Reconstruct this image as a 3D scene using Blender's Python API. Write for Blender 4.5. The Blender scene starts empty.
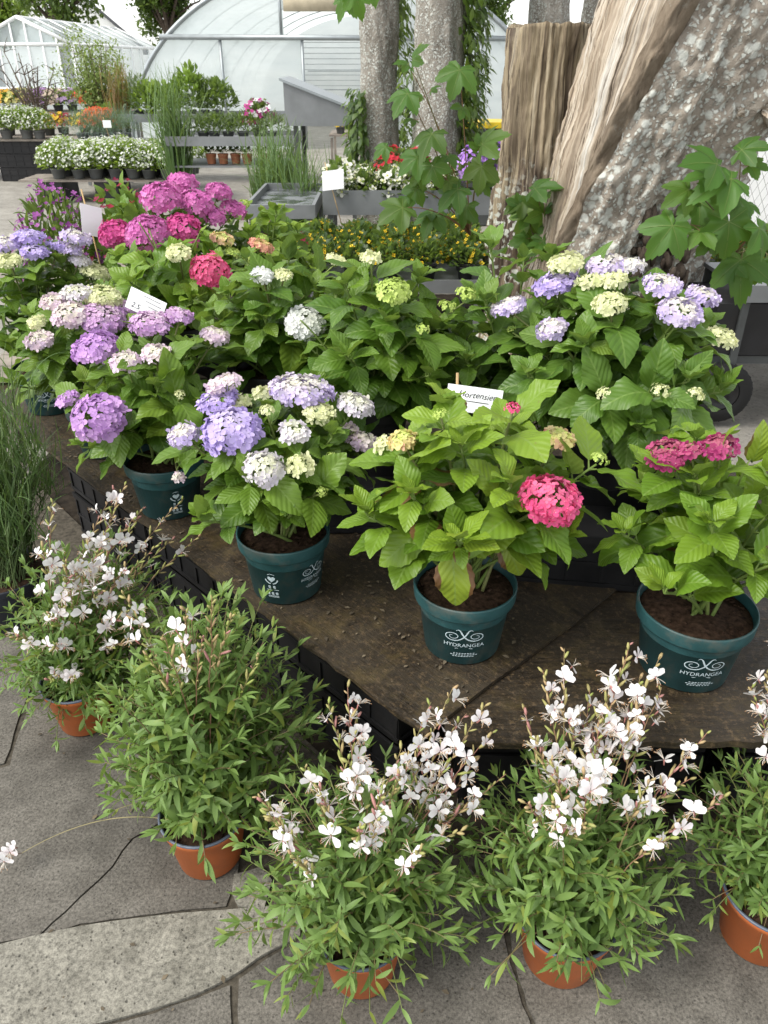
import bpy, math, random
import numpy as np
from mathutils import Vector, Matrix, noise as mnoise

random.seed(11)
RNG = np.random.default_rng(11)
S = bpy.context.scene
COL = S.collection
R = math.radians
U = random.uniform

# ------------------------------------------------------------------ camera
CAM_H, PITCH, FPX = 1.6, R(30.4), 770.0
cam_d = bpy.data.cameras.new('camera')
cam = bpy.data.objects.new('camera', cam_d)
COL.objects.link(cam)
cam.location = (0, 0, CAM_H)
cam.rotation_euler = (R(90) - PITCH, 0, 0)
cam_d.sensor_fit = 'VERTICAL'
cam_d.sensor_height = 36.0
cam_d.lens = FPX / 1024 * 36.0
cam_d.clip_start = 0.05
cam_d.clip_end = 400
S.camera = cam
cam_d.dof.use_dof = True
cam_d.dof.focus_distance = 1.75
cam_d.dof.aperture_fstop = 13.0
EYE = np.array([0, 0, CAM_H])


def ray(u, v):
    dx = (u - 384) / FPX
    dy = (512 - v) / FPX
    c, s = math.cos(PITCH), math.sin(PITCH)
    return np.array([dx, c + dy * s, -s + dy * c])


def G(u, v, z=0.0):
    """point of the photograph on the plane of height z"""
    d = ray(u, v)
    return EYE + d * ((z - CAM_H) / d[2])


def W(u, v, Y):
    """point of the photograph at world distance Y"""
    d = ray(u, v)
    return EYE + d * (Y / d[1])


def dome_pt(u, v, c, rx, rz):
    """point of the photograph on an ellipsoid (a plant's outer shell)"""
    sc = np.array([1 / rx, 1 / rx, 1 / rz])
    o = (EYE - np.array(c)) * sc
    d = ray(u, v) * sc
    a, b, cc = d @ d, 2 * o @ d, o @ o - 1
    disc = b * b - 4 * a * cc
    t = (-b - math.sqrt(disc)) / (2 * a) if disc > 0 else -b / (2 * a)
    return EYE + ray(u, v) * t


def nrm(a):
    a = np.asarray(a, float)
    return a / (np.linalg.norm(a) + 1e-12)


# ------------------------------------------------------------------ mesh batches
class Batch:
    def __init__(self):
        self.v, self.f, self.uv, self.c, self.m, self.n = [], [], [], [], [], 0

    def add(self, verts, faces, uv=None, col=(1, 1, 1), mi=0):
        verts = np.asarray(verts, float)
        k = len(verts)
        self.v.append(verts)
        self.f.extend([tuple(i + self.n for i in f) for f in faces])
        self.m.extend([mi] * len(faces))
        self.uv.append(np.zeros((k, 2)) if uv is None else np.asarray(uv, float))
        c = np.asarray(col, float)
        if c.ndim == 1:
            c = np.tile(c[:3], (k, 1))
        self.c.append(c)
        self.n += k
        return self

    def tpl(self, t, pos, y, z, scale=1.0, col=(1, 1, 1), mi=0):
        """place a template: local Y -> y, local Z ~ z"""
        y = nrm(y)
        x = np.cross(y, z)
        if np.linalg.norm(x) < 1e-6:
            x = np.cross(y, [0.3, 0.5, 0.8])
        x = nrm(x)
        zz = np.cross(x, y)
        sc = np.asarray(scale, float) * np.ones(3)
        M = np.stack([x * sc[0], y * sc[1], zz * sc[2]])
        return self.add(t['v'] @ M + np.asarray(pos), t['f'], t['uv'], col, mi)

    def box(self, lo, hi, col=(1, 1, 1), mi=0, fr=None):
        lo, hi = np.array(lo, float), np.array(hi, float)
        v = np.array([[x, y, z] for x in (lo[0], hi[0]) for y in (lo[1], hi[1]) for z in (lo[2], hi[2])])
        if fr is not None:
            v = fr(v)
        f = [(0, 1, 3, 2), (4, 6, 7, 5), (0, 4, 5, 1), (2, 3, 7, 6), (0, 2, 6, 4), (1, 5, 7, 3)]
        return self.add(v, f, None, col, mi)

    def tube(self, pts, rad, seg=6, col=(1, 1, 1), mi=0, cap=True):
        pts = np.asarray(pts, float)
        n = len(pts)
        rad = np.ones(n) * rad if np.isscalar(rad) else np.asarray(rad)
        tg = np.gradient(pts, axis=0)
        ref = np.array([0.31, 0.17, 0.93]) if abs(nrm(pts[-1] - pts[0])[2]) < 0.8 else np.array([0.9, 0.31, 0.1])
        vs, uv = [], []
        for i in range(n):
            t = nrm(tg[i])
            a = nrm(np.cross(t, ref))
            b = np.cross(t, a)
            for k in range(seg):
                w = 2 * math.pi * k / seg
                vs.append(pts[i] + (a * math.cos(w) + b * math.sin(w)) * rad[i])
                uv.append((k / seg, i / (n - 1)))
        f = []
        for i in range(n - 1):
            for k in range(seg):
                k2 = (k + 1) % seg
                f.append((i * seg + k, i * seg + k2, (i + 1) * seg + k2, (i + 1) * seg + k))
        if cap:
            f.append(tuple(range(seg))[::-1])
            f.append(tuple((n - 1) * seg + k for k in range(seg)))
        return self.add(vs, f, uv, col, mi)

    def lathe(self, prof, c=(0, 0, 0), seg=40, col=(1, 1, 1), mi=0):
        vs = []
        for r, z in prof:
            for k in range(seg):
                a = 2 * math.pi * k / seg
                vs.append((c[0] + r * math.cos(a), c[1] + r * math.sin(a), c[2] + z))
        f = []
        for i in range(len(prof) - 1):
            for k in range(seg):
                k2 = (k + 1) % seg
                f.append((i * seg + k, i * seg + k2, (i + 1) * seg + k2, (i + 1) * seg + k))
        return self.add(vs, f, None, col, mi)


ORG = {}


def build(b, name, mat, parent=None, origin=(0, 0, 0), smooth=True):
    if parent is not None:
        origin = ORG[parent.name]
    o0 = np.asarray(origin, float)
    me = bpy.data.meshes.new(name)
    V = np.concatenate(b.v) - o0
    me.from_pydata(V.tolist(), [], b.f)
    ca = me.color_attributes.new('Col', 'FLOAT_COLOR', 'POINT')
    C = np.concatenate(b.c)
    ca.data.foreach_set('color', np.concatenate([C, np.ones((len(C), 1))], 1).astype(np.float32).ravel())
    uvl = me.uv_layers.new(name='UVMap')
    li = np.zeros(len(me.loops), dtype=np.int32)
    me.loops.foreach_get('vertex_index', li)
    uvl.data.foreach_set('uv', np.concatenate(b.uv)[li].astype(np.float32).ravel())
    mats = mat if isinstance(mat, (list, tuple)) else [mat]
    for m in mats:
        me.materials.append(m)
    if len(mats) > 1:
        me.polygons.foreach_set('material_index', np.array(b.m, dtype=np.int32))
    if smooth:
        me.polygons.foreach_set('use_smooth', np.ones(len(me.polygons), dtype=bool))
    me.update()
    ob = bpy.data.objects.new(name, me)
    COL.objects.link(ob)
    if parent is not None:
        ob.parent = parent
    else:
        ob.location = tuple(o0)
    ORG[ob.name] = o0
    return ob


def tag(o, label=None, cat=None, group=None, kind=None):
    if label: o['label'] = label
    if cat: o['category'] = cat
    if group: o['group'] = group
    if kind: o['kind'] = kind
    return o


def thing(name, loc, label, cat, group=None):
    o = bpy.data.objects.new(name, None)
    COL.objects.link(o)
    o.location = tuple(loc)
    o.empty_display_size = 0.05
    ORG[o.name] = np.asarray(loc, float)
    return tag(o, label, cat, group)


def copy_tree(o, loc=None, parent=None, rz=0.0, sc=1.0):
    c = o.copy()
    COL.objects.link(c)
    if parent is not None:
        c.parent = parent
    else:
        c.location = tuple(loc)
        c.rotation_euler = (0, 0, rz)
        c.scale = (sc, sc, sc)
    for ch in list(o.children):
        copy_tree(ch, None, c)
    return c


# ------------------------------------------------------------------ materials
class NT:
    def __init__(self, name):
        self.m = bpy.data.materials.new(name)
        self.m.use_nodes = True
        self.t = self.m.node_tree
        self.t.nodes.clear()
        self.out = self.t.nodes.new('ShaderNodeOutputMaterial')

    def n(self, typ, **kw):
        nd = self.t.nodes.new(typ)
        for k, v in kw.items():
            if k in nd.inputs:
                self.set(nd.inputs[k], v)
            else:
                setattr(nd, k, v)
        return nd

    def set(self, sock, v):
        if isinstance(v, bpy.types.NodeSocket):
            self.t.links.new(v, sock)
        elif isinstance(v, (tuple, list)) and len(v) == 3 and sock.type == 'RGBA':
            sock.default_value = (*v, 1)
        else:
            sock.default_value = v

    def noise(self, vec, scale, detail=4, rough=0.55, dist=0.0):
        nd = self.n('ShaderNodeTexNoise')
        self.set(nd.inputs['Vector'], vec)
        nd.inputs['Scale'].default_value = scale
        nd.inputs['Detail'].default_value = detail
        nd.inputs['Roughness'].default_value = rough
        nd.inputs['Distortion'].default_value = dist
        return nd.outputs['Fac']

    def ramp(self, fac, stops):
        nd = self.n('ShaderNodeValToRGB')
        el = nd.color_ramp.elements
        while len(el) < len(stops):
            el.new(0.5)
        for e, (p, c) in zip(el, stops):
            e.position = p
            e.color = (*c, 1) if not np.isscalar(c) else (c, c, c, 1)
        self.set(nd.inputs['Fac'], fac)
        return nd.outputs['Color']

    def mix(self, fac, a, b, blend='MIX'):
        nd = self.n('ShaderNodeMix')
        nd.data_type = 'RGBA'
        nd.blend_type = blend
        self.set(nd.inputs[0], fac)
        self.set(nd.inputs[6], a)
        self.set(nd.inputs[7], b)
        return nd.outputs[2]

    def math(self, op, a, b=0.0, c=None, clamp=False):
        nd = self.n('ShaderNodeMath')
        nd.operation = op
        nd.use_clamp = clamp
        self.set(nd.inputs[0], a)
        self.set(nd.inputs[1], b)
        if c is not None:
            self.set(nd.inputs[2], c)
        return nd.outputs[0]

    def coord(self, which='Object', scale=None):
        tc = self.n('ShaderNodeTexCoord')
        o = tc.outputs[which]
        if scale is not None:
            mp = self.n('ShaderNodeMapping')
            self.set(mp.inputs['Vector'], o)
            mp.inputs['Scale'].default_value = scale
            o = mp.outputs[0]
        return o

    def bump(self, h, strength=0.3, dist=0.01):
        nd = self.n('ShaderNodeBump')
        nd.inputs['Strength'].default_value = strength
        nd.inputs['Distance'].default_value = dist
        self.set(nd.inputs['Height'], h)
        return nd.outputs[0]

    def bsdf(self, color, rough=0.6, normal=None, spec=0.4, metal=0.0, **kw):
        p = self.n('ShaderNodeBsdfPrincipled')
        self.set(p.inputs['Base Color'], color)
        self.set(p.inputs['Roughness'], rough)
        self.set(p.inputs['Specular IOR Level'], spec)
        self.set(p.inputs['Metallic'], metal)
        if normal is not None:
            self.set(p.inputs['Normal'], normal)
        return p.outputs[0]

    def done(self, sh):
        self.t.links.new(sh, self.out.inputs['Surface'])
        return self.m

    def attr(self):
        a = self.n('ShaderNodeAttribute')
        a.attribute_name = 'Col'
        sp = self.n('ShaderNodeSeparateColor')
        self.set(sp.inputs[0], a.outputs['Color'])
        return a.outputs['Color'], sp.outputs


def leaf_mat(name, dark, light, trans=0.30, rough=0.41, veins=7, vein_col=(0.22, 0.33, 0.08), vein_amt=0.45, yellow=(0.32, 0.30, 0.04), bump=0.35):
    """Col: R = dark..light, G = yellowing, B = browning of the leaf edge"""
    t = NT(name)
    col, ch = t.attr()
    base = t.mix(ch[0], dark, light)
    base = t.mix(ch[1], base, yellow)
    uv = t.n('ShaderNodeUVMap')
    sx = t.n('ShaderNodeSeparateXYZ')
    t.set(sx.inputs[0], uv.outputs[0])
    u, v = sx.outputs[0], sx.outputs[1]
    au = t.math('ABSOLUTE', t.math('SUBTRACT', u, 0.5))            # 0 at midrib .. .5 edge
    nz = t.noise(t.coord('Object'), 14, 3)
    base = t.mix(t.math('MULTIPLY', nz, 0.5), base, t.mix(0.5, base, dark))
    h = None
    if veins:
        w = t.math('FRACT', t.math('SUBTRACT', t.math('MULTIPLY', v, float(veins)), t.math('MULTIPLY', au, veins * 0.75)))
        tri = t.math('ABSOLUTE', t.math('SUBTRACT', w, 0.5))        # .5 at vein
        side = t.math('SMOOTH_MAX', t.math('MULTIPLY', t.math('SUBTRACT', tri, 0.42), 11.0), 0.0, 0.05)
        side = t.math('MINIMUM', side, 1.0)
        mid = t.math('LESS_THAN', au, 0.025)
        vm = t.math('MAXIMUM', t.math('MULTIPLY', side, 0.6), mid)
        base = t.mix(t.math('MULTIPLY', vm, vein_amt), base, vein_col)
        hh = t.math('SUBTRACT', t.math('COSINE', t.math('MULTIPLY', t.math('SUBTRACT', w, 0.5), 6.283)), t.math('MULTIPLY', mid, 2.0))
        h = hh
    edge = t.math('MULTIPLY', t.math('GREATER_THAN', t.math('ADD', au, t.math('MULTIPLY', nz, 0.35)), 0.52), ch[2])
    base = t.mix(edge, base, (0.14, 0.07, 0.03))
    speck = t.ramp(t.noise(t.coord('Object'), 55, 4, 0.7), [(0.66, 0.0), (0.72, 0.55)])
    base = t.mix(speck, base, (0.17, 0.13, 0.05))
    geo = t.n('ShaderNodeNewGeometry')
    base = t.mix(t.math('MULTIPLY', geo.outputs['Backfacing'], 0.45), base, (0.16, 0.22, 0.09))
    nm = t.bump(h, bump, 0.0012) if h is not None else None
    p = t.bsdf(base, rough, nm, 0.36)
    tr = t.n('ShaderNodeBsdfTranslucent')
    t.set(tr.inputs['Color'], t.mix(0.55, base, (0.30, 0.45, 0.04)))
    ms = t.n('ShaderNodeMixShader')
    ms.inputs[0].default_value = trans
    t.t.links.new(p, ms.inputs[1])
    t.t.links.new(tr.outputs[0], ms.inputs[2])
    return t.done(ms.outputs[0])


def petal_mat(name='petal', trans=0.35, rough=0.6):
    t = NT(name)
    col, ch = t.attr()
    p = t.bsdf(col, rough, None, 0.25)
    tr = t.n('ShaderNodeBsdfTranslucent')
    t.set(tr.inputs['Color'], col)
    ms = t.n('ShaderNodeMixShader')
    ms.inputs[0].default_value = trans
    t.t.links.new(p, ms.inputs[1])
    t.t.links.new(tr.outputs[0], ms.inputs[2])
    return t.done(ms.outputs[0])


def plain(name, col, rough=0.5, spec=0.4, var=0.25, scale=12, bump=0.15, metal=0.0, dirt=None, dirt_amt=0.5):
    t = NT(name)
    c = t.coord('Object')
    n1 = t.noise(c, scale, 5)
    dk = tuple(x * (1 - var) for x in col)
    lt = tuple(min(1, x * (1 + var)) for x in col)
    base = t.ramp(n1, [(0.3, dk), (0.7, lt)])
    if dirt:
        m = t.ramp(t.noise(c, scale * 0.6, 7, 0.7), [(0.52, 0.0), (0.72, dirt_amt)])
        base = t.mix(m, base, dirt)
    nb = t.bump(t.noise(c, scale * 8, 3), bump, 0.002)
    rr = t.ramp(n1, [(0.2, rough * 0.8), (0.8, min(1, rough * 1.2))])
    return t.done(t.bsdf(base, rr, nb, spec, metal))


def attr_mat(name, rough=0.6, spec=0.3):
    t = NT(name)
    col, ch = t.attr()
    n1 = t.noise(t.coord('Object'), 30, 3)
    base = t.mix(t.math('MULTIPLY', n1, 0.4), col, (0.02, 0.02, 0.015))
    return t.done(t.bsdf(base, rough, None, spec))


def concrete_mat(name, a, b, speck=0.35, stain=0.5, scale=1.0, bump=0.5):
    t = NT(name)
    c = t.coord('Object')
    big = t.noise(c, 2.2 * scale, 6, 0.6, 0.4)
    mid = t.noise(c, 14 * scale, 6, 0.65)
    fine = t.noise(c, 150 * scale, 4, 0.8)
    base = t.ramp(mid, [(0.32, a), (0.68, b)])
    st = t.ramp(big, [(0.42, 0.0), (0.66, stain)])
    base = t.mix(st, base, tuple(x * 0.42 for x in a))
    sp = t.ramp(fine, [(0.36, 0.40), (0.50, 1.0), (0.64, 1.55)])
    base = t.mix(speck, base, t.mix(1.0, base, sp, 'MULTIPLY'))
    vo = t.n('ShaderNodeTexVoronoi')
    t.set(vo.inputs['Vector'], c)
    vo.inputs['Scale'].default_value = 75 * scale
    hole = t.ramp(vo.outputs['Distance'], [(0.08, 1.0), (0.20, 0.0)])
    base = t.mix(t.math('MULTIPLY', hole, 0.55), base, (0.05, 0.048, 0.042))
    h = t.math('ADD', t.math('MULTIPLY', fine, 0.6), t.math('SUBTRACT', mid, hole))
    return t.done(t.bsdf(base, 0.88, t.bump(h, bump, 0.003), 0.25))


def board_mat():
    t = NT('wet_plywood')
    c = t.coord('Object')
    mp = t.n('ShaderNodeMapping')
    t.set(mp.inputs['Vector'], c)
    mp.inputs['Scale'].default_value = (3.0, 26.0, 26.0)
    grain = t.noise(mp.outputs[0], 3.0, 8, 0.7, 0.6)
    blot = t.noise(c, 5, 8, 0.68, 0.8)
    blot2 = t.noise(c, 17, 6, 0.7, 0.5)
    base = t.ramp(grain, [(0.35, (0.010, 0.007, 0.005)), (0.55, (0.028, 0.020, 0.012)), (0.75, (0.075, 0.050, 0.027))])
    m = t.ramp(blot, [(0.42, 0.0), (0.60, 0.85)])
    base = t.mix(m, base, t.mix(blot2, (0.010, 0.008, 0.006), (0.055, 0.04, 0.022)))
    moss = t.ramp(t.noise(c, 7, 9, 0.8, 0.3), [(0.51, 0.0), (0.64, 0.65)])
    base = t.mix(moss, base, t.mix(grain, (0.035, 0.028, 0.010), (0.13, 0.092, 0.036)))
    fl = t.ramp(t.noise(c, 60, 5, 0.85), [(0.53, 0.0), (0.62, 0.9)])
    base = t.mix(fl, base, t.mix(blot2, (0.17, 0.115, 0.06), (0.02, 0.015, 0.01)))
    h = t.math('ADD', grain, t.math('MULTIPLY', t.noise(c, 70, 5, 0.7), 0.8))
    rr = t.ramp(blot, [(0.35, 0.36), (0.65, 0.75)])
    return t.done(t.bsdf(base, rr, t.bump(h, 0.7, 0.004), 0.4))


def bark_mat(name, base_a, base_b, lichen=(0.52, 0.56, 0.50), amt=0.5, vscale=26, zs=0.35, moss=0.0):
    t = NT(name)
    c = t.coord('Object')
    mp = t.n('ShaderNodeMapping')
    t.set(mp.inputs['Vector'], c)
    mp.inputs['Scale'].default_value = (1, 1, zs)
    fis = t.noise(mp.outputs[0], 16, 9, 0.7, 1.0)
    base = t.ramp(fis, [(0.28, tuple(x * 0.45 for x in base_a)), (0.40, base_a), (0.68, base_b)])
    jit = t.n('ShaderNodeTexNoise')
    t.set(jit.inputs['Vector'], c)
    jit.inputs['Scale'].default_value = 30
    jit.inputs['Detail'].default_value = 5
    va = t.n('ShaderNodeVectorMath')
    va.operation = 'MULTIPLY_ADD'
    t.set(va.inputs[0], jit.outputs['Color'])
    va.inputs[1].default_value = (0.035, 0.035, 0.035)
    t.set(va.inputs[2], c)
    vo = t.n('ShaderNodeTexVoronoi')
    t.set(vo.inputs['Vector'], va.outputs[0])
    vo.inputs['Scale'].default_value = vscale
    spots = t.ramp(vo.outputs['Distance'], [(0.28, 1.0), (0.45, 0.0)])
    vo2 = t.n('ShaderNodeTexVoronoi')
    t.set(vo2.inputs['Vector'], va.outputs[0])
    vo2.inputs['Scale'].default_value = vscale * 2.3
    spots2 = t.ramp(vo2.outputs['Distance'], [(0.30, 1.0), (0.40, 0.0)])
    area = t.ramp(t.noise(c, 4.2, 5, 0.6), [(0.62 - 0.35 * amt, 0.0), (0.78 - 0.35 * amt, 1.0)])
    lm = t.math('MULTIPLY', t.math('MAXIMUM', spots, spots2), area)
    lc = t.mix(t.noise(c, 45, 3), tuple(x * 0.62 for x in lichen), lichen)
    base = t.mix(t.math('MULTIPLY', lm, 0.88), base, lc)
    if moss:
        mm = t.ramp(t.noise(c, 3.0, 6, 0.7), [(0.5, 0.0), (0.7, moss)])
        base = t.mix(mm, base, (0.06, 0.08, 0.025))
    h = t.math('ADD', fis, t.math('MULTIPLY', lm, 0.25))
    return t.done(t.bsdf(base, 0.9, t.bump(h, 0.9, 0.02), 0.2))


def dead_wood_mat(name, stops, streak=(14, 1.1), lich=0.0, black=0.8, b0=.50):
    """long weathered streaks that run up the trunk (UV: metres round, metres up)"""
    t = NT(name)
    uv = t.n('ShaderNodeUVMap').outputs[0]

    def st(a, b):
        mp = t.n('ShaderNodeMapping')
        t.set(mp.inputs['Vector'], uv)
        mp.inputs['Scale'].default_value = (a, b, 1)
        return mp.outputs[0]
    g1 = t.noise(st(streak[0], streak[1] * .55), 1.0, 8, 0.62, 0.7)
    g2 = t.noise(st(streak[0] * 5, streak[1] * 2.2), 1.0, 6, 0.62, 0.3)
    base = t.ramp(t.math('ADD', t.math('MULTIPLY', g1, 0.70), t.math('MULTIPLY', g2, 0.30)), stops)
    crack = t.ramp(g2, [(0.34, 0.75), (0.42, 0.0)])
    base = t.mix(crack, base, (0.05, 0.038, 0.030))
    blk = t.ramp(t.noise(st(streak[0] * 1.3, streak[1] * 1.2), 1.0, 9, 0.75, 0.9), [(b0, 0.0), (b0 + .06, black)])
    area = t.ramp(t.noise(st(3.0, .9), 1.0, 4, 0.6), [(0.42, 0.15), (0.58, 1.0)])
    base = t.mix(t.math('MULTIPLY', blk, area), base, (0.060, 0.042, 0.036))
    if lich:
        vo = t.n('ShaderNodeTexVoronoi')
        jn = t.n('ShaderNodeTexNoise')
        t.set(jn.inputs['Vector'], t.coord('Object'))
        jn.inputs['Scale'].default_value = 32
        jn.inputs['Detail'].default_value = 5
        va = t.n('ShaderNodeVectorMath')
        va.operation = 'MULTIPLY_ADD'
        t.set(va.inputs[0], jn.outputs['Color'])
        va.inputs[1].default_value = (0.06, 0.06, 0.06)
        t.set(va.inputs[2], t.coord('Object'))
        t.set(vo.inputs['Vector'], va.outputs[0])
        vo.inputs['Scale'].default_value = 24
        sp = t.ramp(vo.outputs['Distance'], [(0.34, 1.0), (0.46, 0.0)])
        sepz = t.n('ShaderNodeSeparateXYZ')
        t.set(sepz.inputs[0], t.coord('Object'))
        lowz = t.ramp(t.math('ADD', t.math('MULTIPLY', sepz.outputs[2], 0.55), t.math('MULTIPLY', t.noise(t.coord('Object'), 5, 4), 0.5)), [(0.72, 1.0), (0.90, 0.0)])
        base = t.mix(t.math('MULTIPLY', t.math('MULTIPLY', sp, lowz), lich), base, (0.50, 0.52, 0.46))
    h = t.math('ADD', g1, t.math('SUBTRACT', g2, t.math('MULTIPLY', crack, .6)))
    return t.done(t.bsdf(base, 0.85, t.bump(h, 0.9, 0.014), 0.2))


M = {}
M['hyd_fresh'] = leaf_mat('fresh_hydrangea_leaf', (0.084, 0.178, 0.014), (0.235, 0.350, 0.032))
M['hyd_mid'] = leaf_mat('hydrangea_leaf', (0.058, 0.132, 0.014), (0.165, 0.268, 0.030))
M['hyd_deep'] = leaf_mat('deep_hydrangea_leaf', (0.052, 0.122, 0.016), (0.140, 0.245, 0.033))
M['gaura_leaf'] = leaf_mat('narrow_leaf', (0.076, 0.150, 0.034), (0.205, 0.312, 0.086), trans=0.30, rough=0.5, veins=0, bump=0)
M['grass_leaf'] = leaf_mat('grassy_leaf', (0.055, 0.105, 0.034), (0.130, 0.215, 0.070), trans=0.25, veins=0)
M['maple_leaf'] = leaf_mat('lobed_leaf', (0.040, 0.105, 0.018), (0.095, 0.215, 0.032), veins=0, trans=0.4, rough=0.5)
M['tree_leaf'] = leaf_mat('tree_leaf', (0.030, 0.065, 0.018), (0.11, 0.17, 0.035), veins=0, trans=0.4)
M['stem_green'] = attr_mat('green_stem', 0.55)
M['petal'] = petal_mat('petal', .28)
M['pot_teal'] = plain('teal_pot_plastic', (0.020, 0.072, 0.076), 0.46, 0.45, 0.22, 18, 0.12, dirt=(0.13, 0.115, 0.090), dirt_amt=0.70)
M['pot_orange'] = plain('orange_pot_plastic', (0.56, 0.155, 0.045), 0.42, 0.4, 0.12, 14, 0.08, dirt=(0.24, 0.10, 0.05), dirt_amt=0.5)
M['pot_lining'] = plain('grey_blue_pot_lining', (0.10, 0.12, 0.16), 0.4, 0.4, 0.1)
M['pot_dark'] = plain('dark_blue_pot_plastic', (0.022, 0.026, 0.036), 0.42, 0.4, 0.15)
M['pot_grey'] = plain('grey_pot_plastic', (0.11, 0.115, 0.115), 0.5)
M['pot_black'] = plain('black_pot_plastic', (0.014, 0.014, 0.015), 0.5)
M['print'] = plain('pale_print', (0.55, 0.66, 0.70), 0.6, 0.2, 0.05)
M['crate'] = plain('black_crate_plastic', (0.011, 0.011, 0.012), 0.5, 0.35, 0.3, 9, 0.1, dirt=(0.035, 0.03, 0.026), dirt_amt=0.35)
M['soil'] = plain('potting_soil', (0.050, 0.030, 0.020), 0.95, 0.1, 0.7, 90, 0.9)
M['earth'] = plain('dark_earth', (0.030, 0.024, 0.018), 0.95, 0.1, 0.6, 25, 0.9)
M['board'] = board_mat()
M['slab'] = concrete_mat('concrete_slab', (0.103, 0.095, 0.081), (0.170, 0.158, 0.137), 0.8, 0.75)
M['kerb'] = concrete_mat('pale_rough_stone', (0.150, 0.142, 0.118), (0.255, 0.243, 0.205), 0.8, 0.5, 0.8, 0.8)
M['ground'] = concrete_mat('trodden_ground', (0.21, 0.195, 0.17), (0.31, 0.295, 0.26), 0.3, 0.25, 0.35)
M['joint'] = plain('joint_dirt', (0.075, 0.066, 0.052), 0.95, 0.1, 0.5, 60, 0.6)
M['card'] = plain('white_card', (0.80, 0.81, 0.82), 0.5, 0.3, 0.03)
M['ink'] = plain('black_ink', (0.012, 0.012, 0.016), 0.6)
M['stick'] = plain('pale_wood_stick', (0.45, 0.31, 0.15), 0.7)
M['bark_lichen'] = bark_mat('lichen_bark', (0.25, 0.215, 0.175), (0.40, 0.36, 0.305), (0.70, 0.72, 0.66), 1.3, 19, 0.8)
M['bark_brown'] = bark_mat('callus_bark', (0.145, 0.112, 0.080), (0.245, 0.20, 0.148), (0.5, 0.52, 0.46), 0.12, 40, 0.2)
M['bark_grey'] = bark_mat('grey_bark', (0.19, 0.17, 0.142), (0.33, 0.305, 0.265), (0.60, 0.62, 0.57), 0.8, 42, 0.5)
M['bark_dark'] = bark_mat('rough_dark_bark', (0.060, 0.045, 0.034), (0.14, 0.11, 0.085), (0.4, 0.42, 0.38), 0.1, 30, 0.5)
M['dead_wood'] = dead_wood_mat('bare_dead_wood', [(0.33, (0.10, 0.074, 0.056)), (0.42, (0.27, 0.21, 0.15)), (0.51, (0.48, 0.405, 0.315)), (0.62, (0.60, 0.575, 0.52))], (15, .55), black=.55)
M['stump_wood'] = dead_wood_mat('weathered_stump_wood', [(0.34, (0.06, 0.046, 0.034)), (0.43, (0.17, 0.132, 0.088)), (0.53, (0.32, 0.262, 0.175)), (0.66, (0.43, 0.385, 0.30))], (15, 1.1), 0.95, .92, .455)
M['wood_grey'] = plain('weathered_planks', (0.24, 0.21, 0.18), 0.85, 0.2, 0.3, 8, 0.4)
M['metal_grey'] = plain('grey_metal', (0.20, 0.21, 0.215), 0.45, 0.5, 0.15, 5, 0.05, 0.3)
M['metal_dark'] = plain('dark_metal', (0.055, 0.06, 0.06), 0.45, 0.5, 0.15)
M['galv'] = plain('galvanised_tube', (0.30, 0.33, 0.34), 0.4, 0.5, 0.1, 6, 0.03, 0.5)
M['rubber'] = plain('black_rubber', (0.014, 0.014, 0.014), 0.75, 0.3)
M['white_paint'] = plain('white_paint', (0.78, 0.79, 0.78), 0.6, 0.3, 0.05)
M['slate'] = plain('slate_roof', (0.10, 0.105, 0.115), 0.7, 0.3, 0.2)
M['curtain'] = plain('beige_roll', (0.42, 0.37, 0.27), 0.8, 0.2, 0.2, 4)
M['terracotta'] = plain('terracotta', (0.36, 0.14, 0.07), 0.7)
M['yellow_plastic'] = plain('yellow_plastic', (0.55, 0.40, 0.02), 0.5)
M['wire'] = plain('wire', (0.16, 0.165, 0.16), 0.5, 0.5, 0.1, 5, 0.0, 0.4)


def film_mat():
    t = NT('polythene_film')
    c = t.coord('Object', (0.35, 0.35, 1.0))
    n1 = t.noise(c, 2.5, 5, 0.6, 0.4)
    base = t.ramp(n1, [(0.3, (0.68, 0.735, 0.74)), (0.7, (0.82, 0.86, 0.85))])
    p = t.bsdf(base, 0.35, t.bump(t.noise(c, 5, 3), 0.3, 0.05), 0.5)
    tr = t.n('ShaderNodeBsdfTranslucent')
    t.set(tr.inputs['Color'], base)
    tp = t.n('ShaderNodeBsdfTransparent')
    tp.inputs['Color'].default_value = (0.92, 0.96, 0.96, 1)
    a = t.n('ShaderNodeMixShader'); a.inputs[0].default_value = 0.5
    b = t.n('ShaderNodeMixShader'); b.inputs[0].default_value = 0.22
    t.t.links.new(p, a.inputs[1]); t.t.links.new(tr.outputs[0], a.inputs[2])
    t.t.links.new(a.outputs[0], b.inputs[1]); t.t.links.new(tp.outputs[0], b.inputs[2])
    return t.done(b.outputs[0])


def glass_mat():
    t = NT('glasshouse_pane')
    p = t.bsdf((0.55, 0.62, 0.64), 0.12, None, 0.6)
    tp = t.n('ShaderNodeBsdfTransparent')
    tp.inputs['Color'].default_value = (0.88, 0.93, 0.93, 1)
    b = t.n('ShaderNodeMixShader'); b.inputs[0].default_value = 0.55
    t.t.links.new(p, b.inputs[1]); t.t.links.new(tp.outputs[0], b.inputs[2])
    return t.done(b.outputs[0])


def wet_mat():
    t = NT('wet_tray_bottom')
    c = t.coord('Object')
    n1 = t.noise(c, 6, 4, 0.6, 0.5)
    base = t.ramp(n1, [(0.4, (0.05, 0.055, 0.06)), (0.6, (0.16, 0.17, 0.18))])
    rr = t.ramp(n1, [(0.42, 0.06), (0.6, 0.45)])
    return t.done(t.bsdf(base, rr, None, 0.6))


M['film'] = film_mat()
M['pane'] = glass_mat()
M['wet'] = wet_mat()

# ------------------------------------------------------------------ templates


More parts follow.
